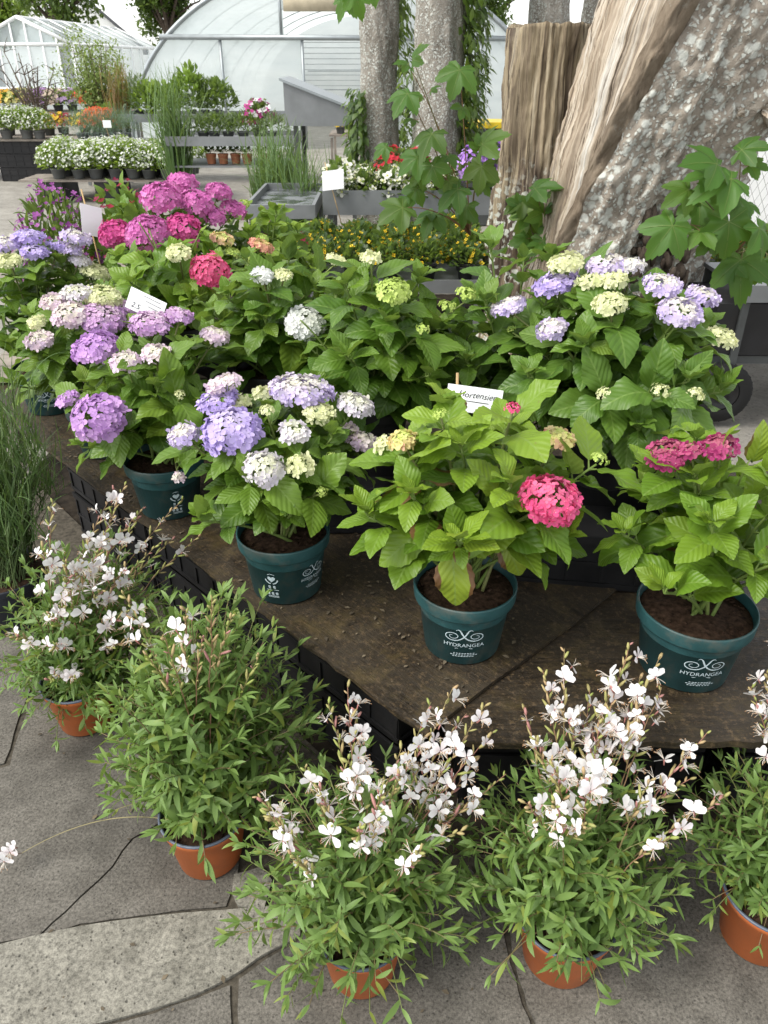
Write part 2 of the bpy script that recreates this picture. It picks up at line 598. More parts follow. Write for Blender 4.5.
def leaf_tpl(nl, na, wfn, droop=0.6, lift=0.15, fold=0.25, twist=0.0, serr=0.0, wave=0.0):
    """unit-length leaf along +Y; wfn(t) = half width"""
    vs, uv = [], []
    y = z = 0.0
    spine = []
    for i in range(nl + 1):
        t = i / nl
        a = lift - droop * t
        spine.append((y, z, a))
        y += math.cos(a) / nl
        z += math.sin(a) / nl
    ph = U(0, 6)
    for i in range(nl + 1):
        t = i / nl
        w = wfn(t)
        if serr and 0 < i < nl:
            w *= 1 + (serr if i % 2 else -serr)
        y, z, a = spine[i]
        for k in range(na + 1):
            s = -1 + 2 * k / na
            off = abs(s) * fold * w - (s * s) * fold * 0.55 * w
            ww = wave * math.sin(t * 13 + ph + (1.5 if s > 0 else 0)) * abs(s) * w
            tw = twist * t * s * w
            h = off + ww + tw
            dt = -0.10 * abs(s) * 0 + 0.05 * abs(s) * (serr > 0)
            vs.append((s * w, y - math.sin(a) * h + dt * math.cos(a) * w * 2 * (1 - t), z + math.cos(a) * h))
            uv.append((0.5 + s * 0.5 * min(1, w / 0.30), t))
    f = []
    for i in range(nl):
        for k in range(na):
            q = i * (na + 1) + k
            f.append((q, q + 1, q + na + 2, q + na + 1))
    return dict(v=np.array(vs), f=f, uv=np.array(uv))


def hyd_w(t):
    return 0.335 * (math.sin(math.pi * t ** 0.80) ** 0.78) * (1 - 0.20 * t) if 0 < t < 1 else 0.012


def lance_w(t):
    return 0.102 * (math.sin(math.pi * (0.06 + 0.94 * t) ** 0.85) ** 0.9) + 0.004


def grass_w(t):
    return 0.011 * (1 - t) ** 0.6 + 0.001


HYD = [leaf_tpl(14, 6, hyd_w, U(0.25, 1.35), U(0.0, 0.4), U(0.1, 0.55), U(-0.45, 0.45), 0.04, U(0.05, 0.22)) for _ in range(18)]
HYD_LOW = [leaf_tpl(6, 2, hyd_w, U(0.35, 1.1), U(0.05, 0.35), U(0.2, 0.45), 0, 0, 0.05) for _ in range(5)]
LANCE = [leaf_tpl(5, 2, lance_w, U(-0.3, 1.2), U(0, 0.35), U(0.1, 0.55), U(-0.8, 0.8)) for _ in range(16)]
BLADE = [leaf_tpl(9, 1, grass_w, U(0.3, 2.2), U(0.1, 0.4), 0.0, 0) for _ in range(10)]
TINY = [leaf_tpl(2, 2, lambda t: 0.3 * math.sin(math.pi * (0.05 + 0.9 * t)), U(0.2, 0.9), 0.2, 0.3) for _ in range(4)]


def maple_tpl(rough=0.0):
    tips = [(-122, .60), (-58, .92), (0, 1.0), (58, .92), (122, .60)]
    nots = [(-90, .52), (-29, .58), (29, .58), (90, .52)]
    pol = [(-172, .16)]
    for i in range(5):
        a, r = tips[i]
        pol += [(a - 21, r * .76), (a - 16, r * .82), (a - 13, r * .80), (a - 8, r * .92), (a - 5, r * .91), (a, r), (a + 5, r * .91), (a + 8, r * .92), (a + 13, r * .80), (a + 16, r * .82), (a + 21, r * .76)]
        if i < 4:
            pol.append(nots[i])
    pol.append((172, .16))
    vs, uv, f = [(0, 0, 0)], [(0.5, 0)], []
    rings = (0.5, 1.0)
    dr = U(0.15, 0.5)
    for q in rings:
        for a, r in pol:
            aa = R(a)
            rr = r * q * (1 + U(-.03, .03))
            x, y = rr * math.sin(aa), rr * math.cos(aa)
            lob = math.cos(R(a) * 360 / 62.0)
            z = -dr * (x * x + y * y) * 0.9 - 0.05 * lob * q + (0.06 * abs(x))
            vs.append((x * .95, y * .95, z))
            uv.append((0.5 + 0.5 * q * (1 - lob) * .5, q))
    n = len(pol)
    for i in range(n - 1):
        f.append((0, 1 + i + 1, 1 + i))
        f.append((1 + i, 1 + i + 1, 1 + n + i + 1, 1 + n + i))
    col = [(0, 0)] * len(vs)

    def zf(x, y):
        r, a = math.hypot(x, y), math.degrees(math.atan2(x, y))
        lob = math.cos(R(a) * 360 / 62.0)
        return -dr * r * r * .9 - .05 * lob * min(1, r * 1.1) + .06 * abs(x) + .006
    for a, r in tips:                                       # raised pale veins
        aa = R(a)
        dx, dy = math.sin(aa), math.cos(aa)
        b = len(vs)
        for q, w in ((0.0, .010), (.3, .010), (.6, .007), (.9, .003)):
            for sgn in (-1, 1):
                x, y = dx * r * q - sgn * dy * w, dy * r * q + sgn * dx * w
                vs.append((x * .95, y * .95, zf(x, y)))
                uv.append((0.5, q))
                col.append((1, .35))
        for k in range(3):
            f.append((b + 2 * k, b + 2 * k + 1, b + 2 * k + 3, b + 2 * k + 2))
    return dict(v=np.array(vs), f=f, uv=np.array(uv), c=np.array(col))


MAPLE = [maple_tpl() for _ in range(5)]


def floret_tpl(n=4, w=0.46, cup=0.25):
    vs, f, uv = [], [], []
    for k in range(n):
        a = 2 * math.pi * k / n
        ca, sa = math.cos(a), math.sin(a)
        c2 = cup * U(0.5, 1.4)
        q = [(-.08, .05, 0), (.08, .05, 0), (-w * .95, .52, c2 * .35), (0, .55, c2 * .12), (w * .95, .52, c2 * .35), (-w * .55, .93, c2 * .7), (0, 1.0, c2 * .6), (w * .55, .93, c2 * .7)]
        b = len(vs)
        tz = 0.03 * (k % 2)
        for x, y, z in q:
            vs.append((x * ca - y * sa, x * sa + y * ca, z + tz))
            uv.append((0.5 + x, y))
        f += [(b, b + 3, b + 2), (b, b + 1, b + 3), (b + 1, b + 4, b + 3), (b + 2, b + 3, b + 6, b + 5), (b + 3, b + 4, b + 7, b + 6)]
    return dict(v=np.array(vs), f=f, uv=np.array(uv))


FLORET = [floret_tpl(4, U(.40, .52), U(.15, .5)) for _ in range(6)]


def ico():
    p = (1 + 5 ** .5) / 2
    v = np.array([(-1, p, 0), (1, p, 0), (-1, -p, 0), (1, -p, 0), (0, -1, p), (0, 1, p), (0, -1, -p), (0, 1, -p), (p, 0, -1), (p, 0, 1), (-p, 0, -1), (-p, 0, 1)], float)
    v /= np.linalg.norm(v[0])
    f = [(0, 11, 5), (0, 5, 1), (0, 1, 7), (0, 7, 10), (0, 10, 11), (1, 5, 9), (5, 11, 4), (11, 10, 2), (10, 7, 6), (7, 1, 8), (3, 9, 4), (3, 4, 2), (3, 2, 6), (3, 6, 8), (3, 8, 9), (4, 9, 5), (2, 4, 11), (6, 2, 10), (8, 6, 7), (9, 8, 1)]
    return dict(v=v, f=f, uv=np.zeros((12, 2)))


ICO = ico()


def bez(p0, p1, p2, n):
    t = np.linspace(0, 1, n)[:, None]
    return (1 - t) ** 2 * np.asarray(p0) + 2 * t * (1 - t) * np.asarray(p1) + t * t * np.asarray(p2)


def lerp(a, b, t):
    return np.asarray(a) * (1 - t) + np.asarray(b) * t


# ------------------------------------------------------------------ pots
def pot_profile(rt, rb, h, lip=0.008, band=0.036):
    return [(0.001, 0.002), (rb * .9, 0.002), (rb * .94, 0.0), (rb, 0.004), (lerp(rb, rt - lip, (h - band) / h), h - band), (rt - lip * .35, h - band + .0015),
            (rt - lip * .2, h - band + .005), (rt, h - .004), (rt - .001, h), (rt - .004, h), (rt - .006, h - .004), (lerp(rb, rt, .8) - .004, h * .80), (rb * .9, 0.006)]


def pot_radius(rt, rb, h, z, band=0.036):
    return float(lerp(rb, rt - .008, min(1, z / (h - band)) * (h - band) / h)) if z < h - band else rt


def soil_mesh(c, r, z):
    b = Batch()
    n, seg = 7, 28
    vs = [(c[0], c[1], z + .012)]
    for i in range(1, n + 1):
        for k in range(seg):
            a = 2 * math.pi * k / seg
            rr = r * i / n
            x, y = c[0] + rr * math.cos(a), c[1] + rr * math.sin(a)
            dz = mnoise.noise(Vector((x * 40, y * 40, z))) * .008 + U(-.002, .002)
            vs.append((x, y, z + .012 * (1 - (i / n) ** 2) + dz * (i < n)))
    f = [(0, 1 + k, 1 + (k + 1) % seg) for k in range(seg)]
    for i in range(n - 1):
        for k in range(seg):
            a, q = 1 + i * seg, 1 + (i + 1) * seg
            f.append((a + k, q + k, q + (k + 1) % seg, a + (k + 1) % seg))
    b.add(vs, f)
    for _ in range(60):
        a, rr = U(0, 6.28), r * math.sqrt(U(0, .9))
        p = (c[0] + rr * math.cos(a), c[1] + rr * math.sin(a), z + .012 * (1 - (rr / r) ** 2))
        b.tpl(ICO, p, (U(-1, 1), U(-1, 1), U(-.3, .3)), (0, 0, 1), (U(.002, .006), U(.002, .010), U(.002, .004)))
    return b


def text_mesh(body, size, shear=0.0):
    cu = bpy.data.curves.new('lettering', 'FONT')
    cu.body = body
    cu.size = size
    cu.align_x = 'CENTER'
    cu.shear = shear
    cu.resolution_u = 3
    ob = bpy.data.objects.new('lettering', cu)
    COL.objects.link(ob)
    dg = bpy.context.evaluated_depsgraph_get()
    me = bpy.data.meshes.new_from_object(ob.evaluated_get(dg))
    V = np.array([v.co[:] for v in me.vertices])
    F = [tuple(p.vertices) for p in me.polygons]
    bpy.data.objects.remove(ob)
    bpy.data.curves.remove(cu)
    bpy.data.meshes.remove(me)
    return V, F


def ribbon(pts, w):
    pts = np.asarray(pts, float)
    tg = np.gradient(pts, axis=0)
    n = np.stack([-tg[:, 1], tg[:, 0]], 1)
    n /= np.linalg.norm(n, axis=1)[:, None] + 1e-9
    w = np.ones(len(pts)) * w if np.isscalar(w) else np.asarray(w)
    a, b = pts + n * w[:, None] / 2, pts - n * w[:, None] / 2
    V = np.concatenate([a, b])
    k = len(pts)
    F = [(i, i + 1, k + i + 1, k + i) for i in range(k - 1)]
    return np.concatenate([V, np.zeros((2 * k, 1))], 1), F


def arc(cx, cy, r, a0, a1, n=20, r1=None):
    t = np.linspace(0, 1, n)
    a = R(a0) + (R(a1) - R(a0)) * t
    rr = r + ((r1 if r1 is not None else r) - r) * t
    return np.stack([cx + rr * np.cos(a), cy + rr * np.sin(a)], 1)


def logo_flat(kind):
    """flat shapes in metres, centred on (0,0)"""
    out = []
    if kind == 'swirl':
        for s in (-1, 1):
            th = np.linspace(R(100), R(630), 60)
            q = np.linspace(.28, 1.0, 60)
            p = np.stack([-.0235 + .0165 * q * np.cos(th), .001 + .0115 * q * np.sin(th)], 1)
            p = np.concatenate([p, bez(p[-1], (-.004, -.0115), (.006, .012), 16)[1:], bez((.006, .012), (.011, .024), (.017, .017), 12)[1:]])
            wd = np.concatenate([np.linspace(.0009, .0020, 60), np.linspace(.0022, .0030, 15), np.linspace(.0026, .0008, 11)])
            p[:, 0] *= s
            out.append(ribbon(p, wd))
        V, F = text_mesh('HYDRANGEA', .0135)
        V[:, 0] *= 1.03
        V[:, 1] -= .0275
        out.append((V, F))
        out.append(ribbon([(-.018, -.0325), (.018, -.0325)], .0012))
        for i, w in enumerate((.020, .026, .022)):
            for x0 in np.arange(-w, w, .0056):
                out.append(ribbon([(x0, -.046 - i * .0042), (x0 + U(.003, .0046), -.046 - i * .0042)], .0018))
    else:
        a = np.linspace(0, 2 * math.pi, 30)
        hx, hy = 16 * np.sin(a) ** 3, 13 * np.cos(a) - 5 * np.cos(2 * a) - 2 * np.cos(3 * a) - np.cos(4 * a)
        V = np.stack([hx * .0007, hy * .0007, 0 * a], 1)
        V = np.concatenate([[[0, -.001, 0]], V])
        out.append((V, [(0, i, i + 1) for i in range(1, 30)]))
        for s in (-1, 1):
            p = arc(0, .001, .018, -80, -10, 14)
            p[:, 0] *= s
            out.append(ribbon(p, .0035))
        out.append(ribbon(arc(0, .0, .0175, 55, 125, 12), .0016))
        for y0, xs in ((-.028, (-.008, .006)), (-.052, (-.013, -.001, .011))):
            for x0 in xs:
                out.append(ribbon(arc(x0, y0, .0026, 0, 360, 12), .0028))
                out.append(ribbon([(x0 - .003, y0 - .005), (x0 + .004, y0 - .005)], .0016))
        out.append(ribbon([(-.018, -.040), (.018, -.040)], .0018))
        out.append(ribbon([(-.015, -.063), (.016, -.063)], .0022))
        out.append(ribbon([(-.015, -.067), (.016, -.067)], .0016))
    return out


def pot_print(parent_pot, c, zb, rt, rb, h, ang, zc, kind, scale=1.0, name='printed_logo'):
    b = Batch()
    for V, F in logo_flat(kind):
        out = np.zeros_like(V)
        for i, (x, y, _) in enumerate(V):
            z = zc + y * scale
            r = pot_radius(rt, rb, h, z) + .0008
            a = ang + x * scale / r
            out[i] = (c[0] + r * math.cos(a), c[1] + r * math.sin(a), zb + z)
        b.add(out, F)
    return build(b, name, M['print'], parent_pot, smooth=False)


# ------------------------------------------------------------------ hydrangeas
CREAM = ((0.70, 0.70, 0.42), (0.66, 0.72, 0.34))
LAV = ((0.64, 0.54, 0.80), (0.56, 0.46, 0.78))
LILAC = ((0.60, 0.34, 0.70), (0.52, 0.28, 0.64))
PAL = {
    'lav': (((0.76, 0.72, 0.66), (0.72, 0.70, 0.56)), LAV),
    'lavdeep': (((0.64, 0.54, 0.78), (0.60, 0.52, 0.79)), ((0.53, 0.42, 0.77), (0.48, 0.38, 0.75))),
    'lilac': (LILAC, ((0.56, 0.32, 0.68), (0.66, 0.42, 0.72))),
    'pinklilac': (((0.68, 0.44, 0.66), (0.72, 0.60, 0.66)), ((0.64, 0.38, 0.66), (0.56, 0.34, 0.66))),
    'white': (((0.76, 0.76, 0.62), (0.72, 0.74, 0.50)), ((0.78, 0.74, 0.80), (0.72, 0.66, 0.78))),
    'pure': (((0.80, 0.82, 0.78), (0.78, 0.80, 0.70)), ((0.84, 0.84, 0.84), (0.80, 0.81, 0.80))),
    'pinkwhite': (((0.78, 0.72, 0.66), (0.74, 0.72, 0.54)), ((0.78, 0.62, 0.72), (0.74, 0.60, 0.76))),
    'cream': (CREAM, ((0.76, 0.77, 0.50), (0.74, 0.76, 0.46))),
    'green': (((0.42, 0.56, 0.12), (0.50, 0.62, 0.16)), ((0.56, 0.66, 0.22), (0.46, 0.60, 0.14))),
    'coral': (((0.62, 0.62, 0.20), (0.70, 0.52, 0.24)), ((0.76, 0.34, 0.28), (0.72, 0.26, 0.26))),
    'yelcoral': (((0.58, 0.68, 0.18), (0.66, 0.70, 0.26)), ((0.74, 0.36, 0.34), (0.72, 0.68, 0.26))),
    'hot': (((0.78, 0.12, 0.28), (0.80, 0.20, 0.34)), ((0.74, 0.07, 0.23), (0.78, 0.14, 0.31))),
    'magenta': (((0.62, 0.17, 0.46), (0.54, 0.12, 0.38)), ((0.70, 0.27, 0.54), (0.60, 0.15, 0.43))),
    'rose': (((0.66, 0.09, 0.31), (0.60, 0.08, 0.30)), ((0.72, 0.16, 0.39), (0.62, 0.09, 0.32))),
    'wine': (((0.34, 0.05, 0.12), (0.50, 0.18, 0.22)), ((0.46, 0.05, 0.21), (0.38, 0.04, 0.16))),
}


def flower_head(parent, c, nv, rad, pal, flat=0.46, fs=0.0112, sub=0.0, lod=1):
    """one hydrangea head: crown of four-petalled florets on a dome, some tight buds between them"""
    b = Batch()
    rad = max(.012, rad - fs * .55)
    flat = flat * .88
    inn, out = PAL[pal]
    nv = nrm(nv)
    a1 = nrm(np.cross(nv, [0.2, 1, 0.1]))
    a2 = np.cross(nv, a1)
    amax = R(100)
    area = 2 * math.pi * rad * rad * (1 - math.cos(amax)) * (0.55 + .45 * flat)
    n = int(area / (fs * fs * 1.15))
    lobes = [(U(0, 6.28), U(.2, 1.5), U(-.20, .20)) for _ in range(11)]
    g = math.pi * (3 - 5 ** .5)
    for i in range(n):
        ct = 1 - (1 - math.cos(amax)) * (i + .5) / n
        th = math.acos(ct) + U(-.10, .10)
        ph = i * g + U(-.15, .15)
        bump = sum(k * math.exp(-((th - q) ** 2 + (math.sin((ph - p) / 2) * 2) ** 2) / .14) for p, q, k in lobes)
        rr = rad * (1 + bump + U(-.07, .07))
        if U(0, 1) < .05:
            continue
        loc = math.sin(th) * (a1 * math.cos(ph) + a2 * math.sin(ph)) * rr + nv * math.cos(th) * rr * flat
        d = nrm(math.sin(th) * (a1 * math.cos(ph) + a2 * math.sin(ph)) + nv * math.cos(th) / max(.35, flat))
        d = nrm(d + RNG.normal(0, .22, 3))
        k = min(1, max(0, (th / amax) * 1.5 - .25 + U(-.35, .35)))
        colr = lerp(lerp(*inn, U(0, 1)), lerp(*out, U(0, 1)), k) * U(.88, 1.06)
        s = fs * U(.72, 1.25) * (0.72 + .38 * min(1, th / 1.0))
        y = nrm(np.cross(d, RNG.normal(0, 1, 3)))
        tp = random.choice(FLORET)
        cols = np.tile(colr, (len(tp['v']), 1))
        rdist = np.linalg.norm(tp['v'][:, :2], axis=1)[:, None]
        cols = cols * (1.05 - .10 * rdist)                  # paler eye, deeper rim of each petal
        b.tpl(tp, np.asarray(c) + loc, y, d, s, np.clip(cols, 0, .9))
        b.tpl(ICO, np.asarray(c) + loc + d * s * .12, y, d, s * .10, np.clip(lerp(colr, (.7, .7, .55), .35), 0, .85))
    if sub:
        for _ in range(int(n * sub)):
            th, ph = math.acos(U(.4, 1)), U(0, 6.28)
            loc = math.sin(th) * (a1 * math.cos(ph) + a2 * math.sin(ph)) * rad + nv * math.cos(th) * rad * flat
            b.tpl(ICO, np.asarray(c) + loc * U(.95, 1.06), (1, 0, 0), (0, 0, 1), fs * U(.18, .34), lerp(*CREAM, U(0, 1)))
    # pale flower stalks under the dome
    for k in range(9):
        ph = k * 2 * math.pi / 9
        e = np.asarray(c) + (a1 * math.cos(ph) + a2 * math.sin(ph)) * rad * .7
        b.tube([np.asarray(c) - nv * rad * .75, e + nv * rad * flat * .15], .0014, 4, (.25, .34, .10), cap=False)
    return build(b, 'flower_head', M['petal'], parent)


def bud_head(parent, c, nv, rad, pal='green'):
    b = Batch()
    inn, out = PAL[pal]
    nv = nrm(nv)
    a1 = nrm(np.cross(nv, [0.2, 1, 0.1]))
    a2 = np.cross(nv, a1)
    for i in range(46):
        th, ph = math.acos(1 - U(0, 1) * .8), U(0, 6.28)
        d = math.sin(th) * (a1 * math.cos(ph) + a2 * math.sin(ph)) + nv * math.cos(th) * .6
        cc = lerp(lerp(*inn, U(0, 1)), lerp(*out, U(0, 1)), U(0, 1))
        if U(0, 1) < .62:
            b.tpl(random.choice(FLORET), np.asarray(c) + d * rad * U(.75, 1.05), np.cross(nrm(d), RNG.normal(0, 1, 3)), d, rad * U(.18, .30), cc)
        else:
            b.tpl(ICO, np.asarray(c) + d * rad * U(.6, 1.05), (1, 0, 0), (0, 0, 1), rad * U(.09, .16), cc)
    return build(b, 'flower_bud_cluster', M['petal'], parent)


HYD_GROUP = 'potted hydrangeas on the display'
RT, RB, PH = 0.118, 0.088, 0.175


ALL_HEADS = []
HSPEC = []


def hydrangea(*a, **k):
    HSPEC.append((a, k))


def build_hydrangea(me_i, label, xy, zb, rx, rz, heads, leafmat, n_stems=15, buds=(), rt=RT, rb=RB, ph=PH, prints=(), lsize=0.115, pot='pot_teal',
              zc_off=0.03, yellow=0.1, extra_leaves=(), lod=0, brown=.0, tone=(0.0, 1.0), group=HYD_GROUP, seed=0, nodes=(.36, .54, .70, .84, .95), front=.8, low=-.02):
    random.seed(100 + seed)
    x, y = xy
    n_stems, lsize = int(n_stems * 1.25), lsize * .96
    root = thing('hydrangea_plant', (x, y, zb), label, 'potted plant', group)
    b = Batch()
    b.lathe(pot_profile(rt, rb, ph), (x, y, zb), 48)
    potob = build(b, 'pot', M[pot], root)
    build(soil_mesh((x, y), rt * .93, zb + ph - .022), 'soil', M['soil'], root)
    for ang, zc, kind, sc in prints:
        pot_print(potob, (x, y), zb, rt, rb, ph, R(ang), zc, kind, sc)
    zt = zb + ph
    c = np.array([x, y, zt + zc_off])
    stems, leaves = Batch(), Batch()
    tpls = HYD_LOW if lod else HYD
    ends = []
    for h in heads:
        u, v, pal, rad = h[:4]
        kw = h[4] if len(h) > 4 else {}
        p = dome_pt(u, v, c, rx, rz)
        ends.append(('head', p, pal, rad, kw))
    for u, v, rad, *pl in buds:
        ends.append(('bud', dome_pt(u, v, c, rx * .97, rz * .97), pl[0] if pl else 'green', rad, {}))
    g = math.pi * (3 - 5 ** .5)
    for i in range(n_stems):
        ct = .97 - .92 * (i + .5) / n_stems
        st = math.sqrt(1 - ct * ct)
        a = i * g + U(-.3, .3) + seed
        k = U(.80, .95)
        e = c + np.array([rx * st * math.cos(a), rx * st * math.sin(a), rz * ct]) * k
        if e[2] < zt + max(.07, low + .09):
            continue
        ends.append(('leaf', e, None, 0, {}))
    hp = [(q[1], q[3]) for q in ends if q[0] != 'leaf']
    other = [(q, r_) for k_, q, r_ in ALL_HEADS if k_ != me_i]
    cd = nrm([-x, -y, 0])                                  # towards the open front of the display
    lat = np.array([-cd[1], cd[0], 0])
    rise = (CAM_H - zt) / math.hypot(x, y)

    def clear(p, L, tip=None):
        """keep leaves from growing across a flower's face or down over the open front of the pot"""
        for w in (p, tip):
            if w is None:
                continue
            f_, l_ = (w - [x, y, zt]) @ cd, abs((w - [x, y, zt]) @ lat)
            if f_ > .0 and l_ < rt * 1.05 and w[2] < zt + .035 + rise * f_ * front:
                return False
            if w[2] < zt + low:
                return False
        for q, rad in other:
            w = p - q
            vd = nrm(EYE - q)
            s = w @ vd
            if 0 < s < .6 and np.linalg.norm(w - vd * s) < rad * .8 + .15 * L:
                return False
        for q, rad in hp:
            w = p - q
            if np.linalg.norm(w) < rad * 1.25 + .2 * L and w[2] > -rad * .35:
                return False
            vd = nrm(EYE - q)
            s = w @ vd
            if 0 < s < .3 and np.linalg.norm(w - vd * s) < rad * .9 + .18 * L:
                return False
        return True

    def put_leaf(p, d, nup, L, r0, up=0.0):
        mid = p + nrm(d) * L * .55
        if not clear(mid, L, p + nrm(d) * L * 1.0 + [0, 0, -.25 * L]):
            L *= .62
            mid = p + nrm(d) * L * .5
            if not clear(mid, L, p + nrm(d) * L * 1.0 + [0, 0, -.25 * L]):
                return
        # petiole
        pe = p + nrm(d) * L * .14 + np.array([0, 0, .006])
        stems.tube([p, pe], [.0026, .0018], 5, (.16, .24, .05), cap=False)
        yl = max(0, U(-1, 1) - (1 - yellow * 1.6)) if yellow else 0
        leaves.tpl(random.choice(tpls), pe, d, nup, (L * U(.88, 1.12), L, L), (min(1, max(0, lerp(tone[0], tone[1], r0))), min(.8, yl), 1.0 if U(0, 1) < brown else 0))

    for kind, e, pal, rad, kw in ends:
        b0 = np.array([x + U(-.035, .035), y + U(-.035, .035), zt - .025])
        out = e - b0
        outh = np.array([out[0], out[1], 0])
        ctl = b0 + np.array([0, 0, out[2] * .62]) + outh * .38
        nv = nrm(np.array([0, 0, 1.0]) + nrm(outh) * .42 * min(1, np.linalg.norm(outh) / (rx + 1e-6)) + nrm(EYE - e) * .12)
        ee = e - nv * rad * .55 if kind != 'leaf' else e
        pts = bez(b0, ctl, ee, 14)
        stems.tube(pts, np.linspace(.0046, .0026, 14), 6, lerp((.20, .20, .08), (.17, .27, .05), U(0, 1)) if kind != 'leaf' else (.15, .22, .05))
        if kind == 'head':
            flower_head(root, e - nv * rad * .25, nv, rad, pal, **kw)
        elif kind == 'bud':
            bud_head(root, e, nv, rad, pal)
        phi = U(0, 3.14)
        for j, t in enumerate(nodes):
            if kind == 'head' and t > .9:
                continue
            idx = t * 13
            i0 = int(idx)
            p = lerp(pts[i0], pts[min(13, i0 + 1)], idx - i0)
            tg = nrm(pts[min(13, i0 + 1)] - pts[max(0, i0 - 1)])
            ax = nrm(np.cross(tg, [.3, .8, .1]))
            ay = np.cross(tg, ax)
            phi += math.pi / 2 + U(-.3, .3)
            size = lsize * (1.05 - .42 * max(0, (t - .62)) / .38 * (kind == 'leaf')) * U(.82, 1.15)
            for s in (0, math.pi):
                dd = ax * math.cos(phi + s) + ay * math.sin(phi + s)
                el = U(.15, .55) if t < .8 else U(.30, .75)
                d = dd * math.cos(el) + tg * math.sin(el)
                d = nrm(d + np.array([0, 0, -.12]) + nrm(outh) * .15)
                nup = nrm(tg * .6 + np.array([0, 0, .7]) + dd * -.2 + RNG.normal(0, .18, 3))
                put_leaf(p, d, nup, size, min(1, max(0, (t - .3) * .9 + U(-.3, .35))))
        if kind == 'leaf':                                 # young rosette at the tip
            for q in range(5):
                a = phi + q * 2.4
                d = nrm(np.array([math.cos(a), math.sin(a), U(.5, 1.4)]) + nrm(outh) * .3)
                put_leaf(pts[-1], d, nrm(np.array([0, 0, 1.0]) - .5 * d), lsize * U(.32, .62), U(.75, 1.0))
    for u, v, Y, d, L, r0 in extra_leaves:                 # big single leaves hanging in front of the pot
        p = W(u, v, Y)
        leaves.tpl(HYD[3], p, d, nrm(np.array([0, -.9, .45])), L, (r0, .22 if r0 > .9 else 0, 1.0 if r0 > .9 else 0))
        stems.tube(bez([x, y, zt + .05], [lerp(x, p[0], .6), lerp(y, p[1], .6), p[2] + .06], p, 8), .0022, 5, (.18, .26, .05))
    build(stems, 'stems', M['stem_green'], root)
    build(leaves, 'foliage', M[leafmat], root)
    return root


# boards of the display -------------------------------------------------
DV = nrm([-.692, .722, 0])          # along the long front edge of the left board
EV = np.array([DV[1], -DV[0], 0])   # into the display
C0 = np.array([.085, 1.135, 0])
BZ = .405                           # top of the left board
RZ = .393                           # top of the right board


def LB(s, e, z=BZ):
    return C0 + DV * s + EV * e + np.array([0, 0, z])


def board(name, label, corner, ax, ay, lx, ly, ztop, th=.018, jag=.004):
    b = Batch()
    nx, ny = int(lx / .04) + 1, int(ly / .08) + 1
    top, bot = [], []
    for i in range(nx + 1):
        for j in range(ny + 1):
            ex = lx * i / nx + (U(-jag, jag) if i in (0, nx) else 0)
            ey = ly * j / ny + (U(-jag, jag) if j in (0, ny) else 0)
            p = np.array(ax) * ex + np.array(ay) * ey
            top.append((p[0], p[1], 0 + mnoise.noise(Vector((ex * 3, ey * 3, 1))) * .002))
            bot.append((p[0], p[1], -th))
    n = len(top)
    W_ = ny + 1
    f = []
    for i in range(nx):
        for j in range(ny):
            q = i * W_ + j
            f.append((q, q + W_, q + W_ + 1, q + 1))
            f.append((n + q, n + q + 1, n + q + W_ + 1, n + q + W_))
    for i in range(nx):
        q = i * W_
        f.append((q, n + q, n + q + W_, q + W_))
        q = i * W_ + ny
        f.append((q, q + W_, n + q + W_, n + q))
    for j in range(ny):
        f.append((j, j + 1, n + j + 1, n + j))
        q = nx * W_ + j
        f.append((q, n + q, n + q + 1, q + 1))
    # local frame: mesh X runs along the board so that the grain follows it
    A = np.array(ax); Bv = np.array(ay)
    V = np.array(top + bot)
    loc = np.stack([V @ A, V @ Bv, V[:, 2]], 1)
    if np.cross(A, Bv)[2] < 0:
        loc[:, 1] *= -1
    b.add(loc, f)
    ob = build(b, name, M['board'], None, (0, 0, 0), smooth=False)
    ob.location = (corner[0], corner[1], ztop)
    ob.rotation_euler = (0, 0, math.atan2(A[1], A[0]))
    me = ob.data
    me.validate()
    import bmesh
    bm = bmesh.new(); bm.from_mesh(me)
    bmesh.ops.recalc_face_normals(bm, faces=bm.faces)
    bm.to_mesh(me); bm.free()
    tag(ob, label, 'board')
    return ob


board('plywood_board', 'long wet mouldy plywood board running back to the left under the lilac hydrangeas', C0, DV, EV, 2.75, .76, BZ, .010)
board('plywood_board', 'lower dark plywood board under the dark pink hydrangea by the right edge', (.13, 1.125, 0), (1, 0, 0), (0, 1, 0), 1.45, 1.25, RZ)


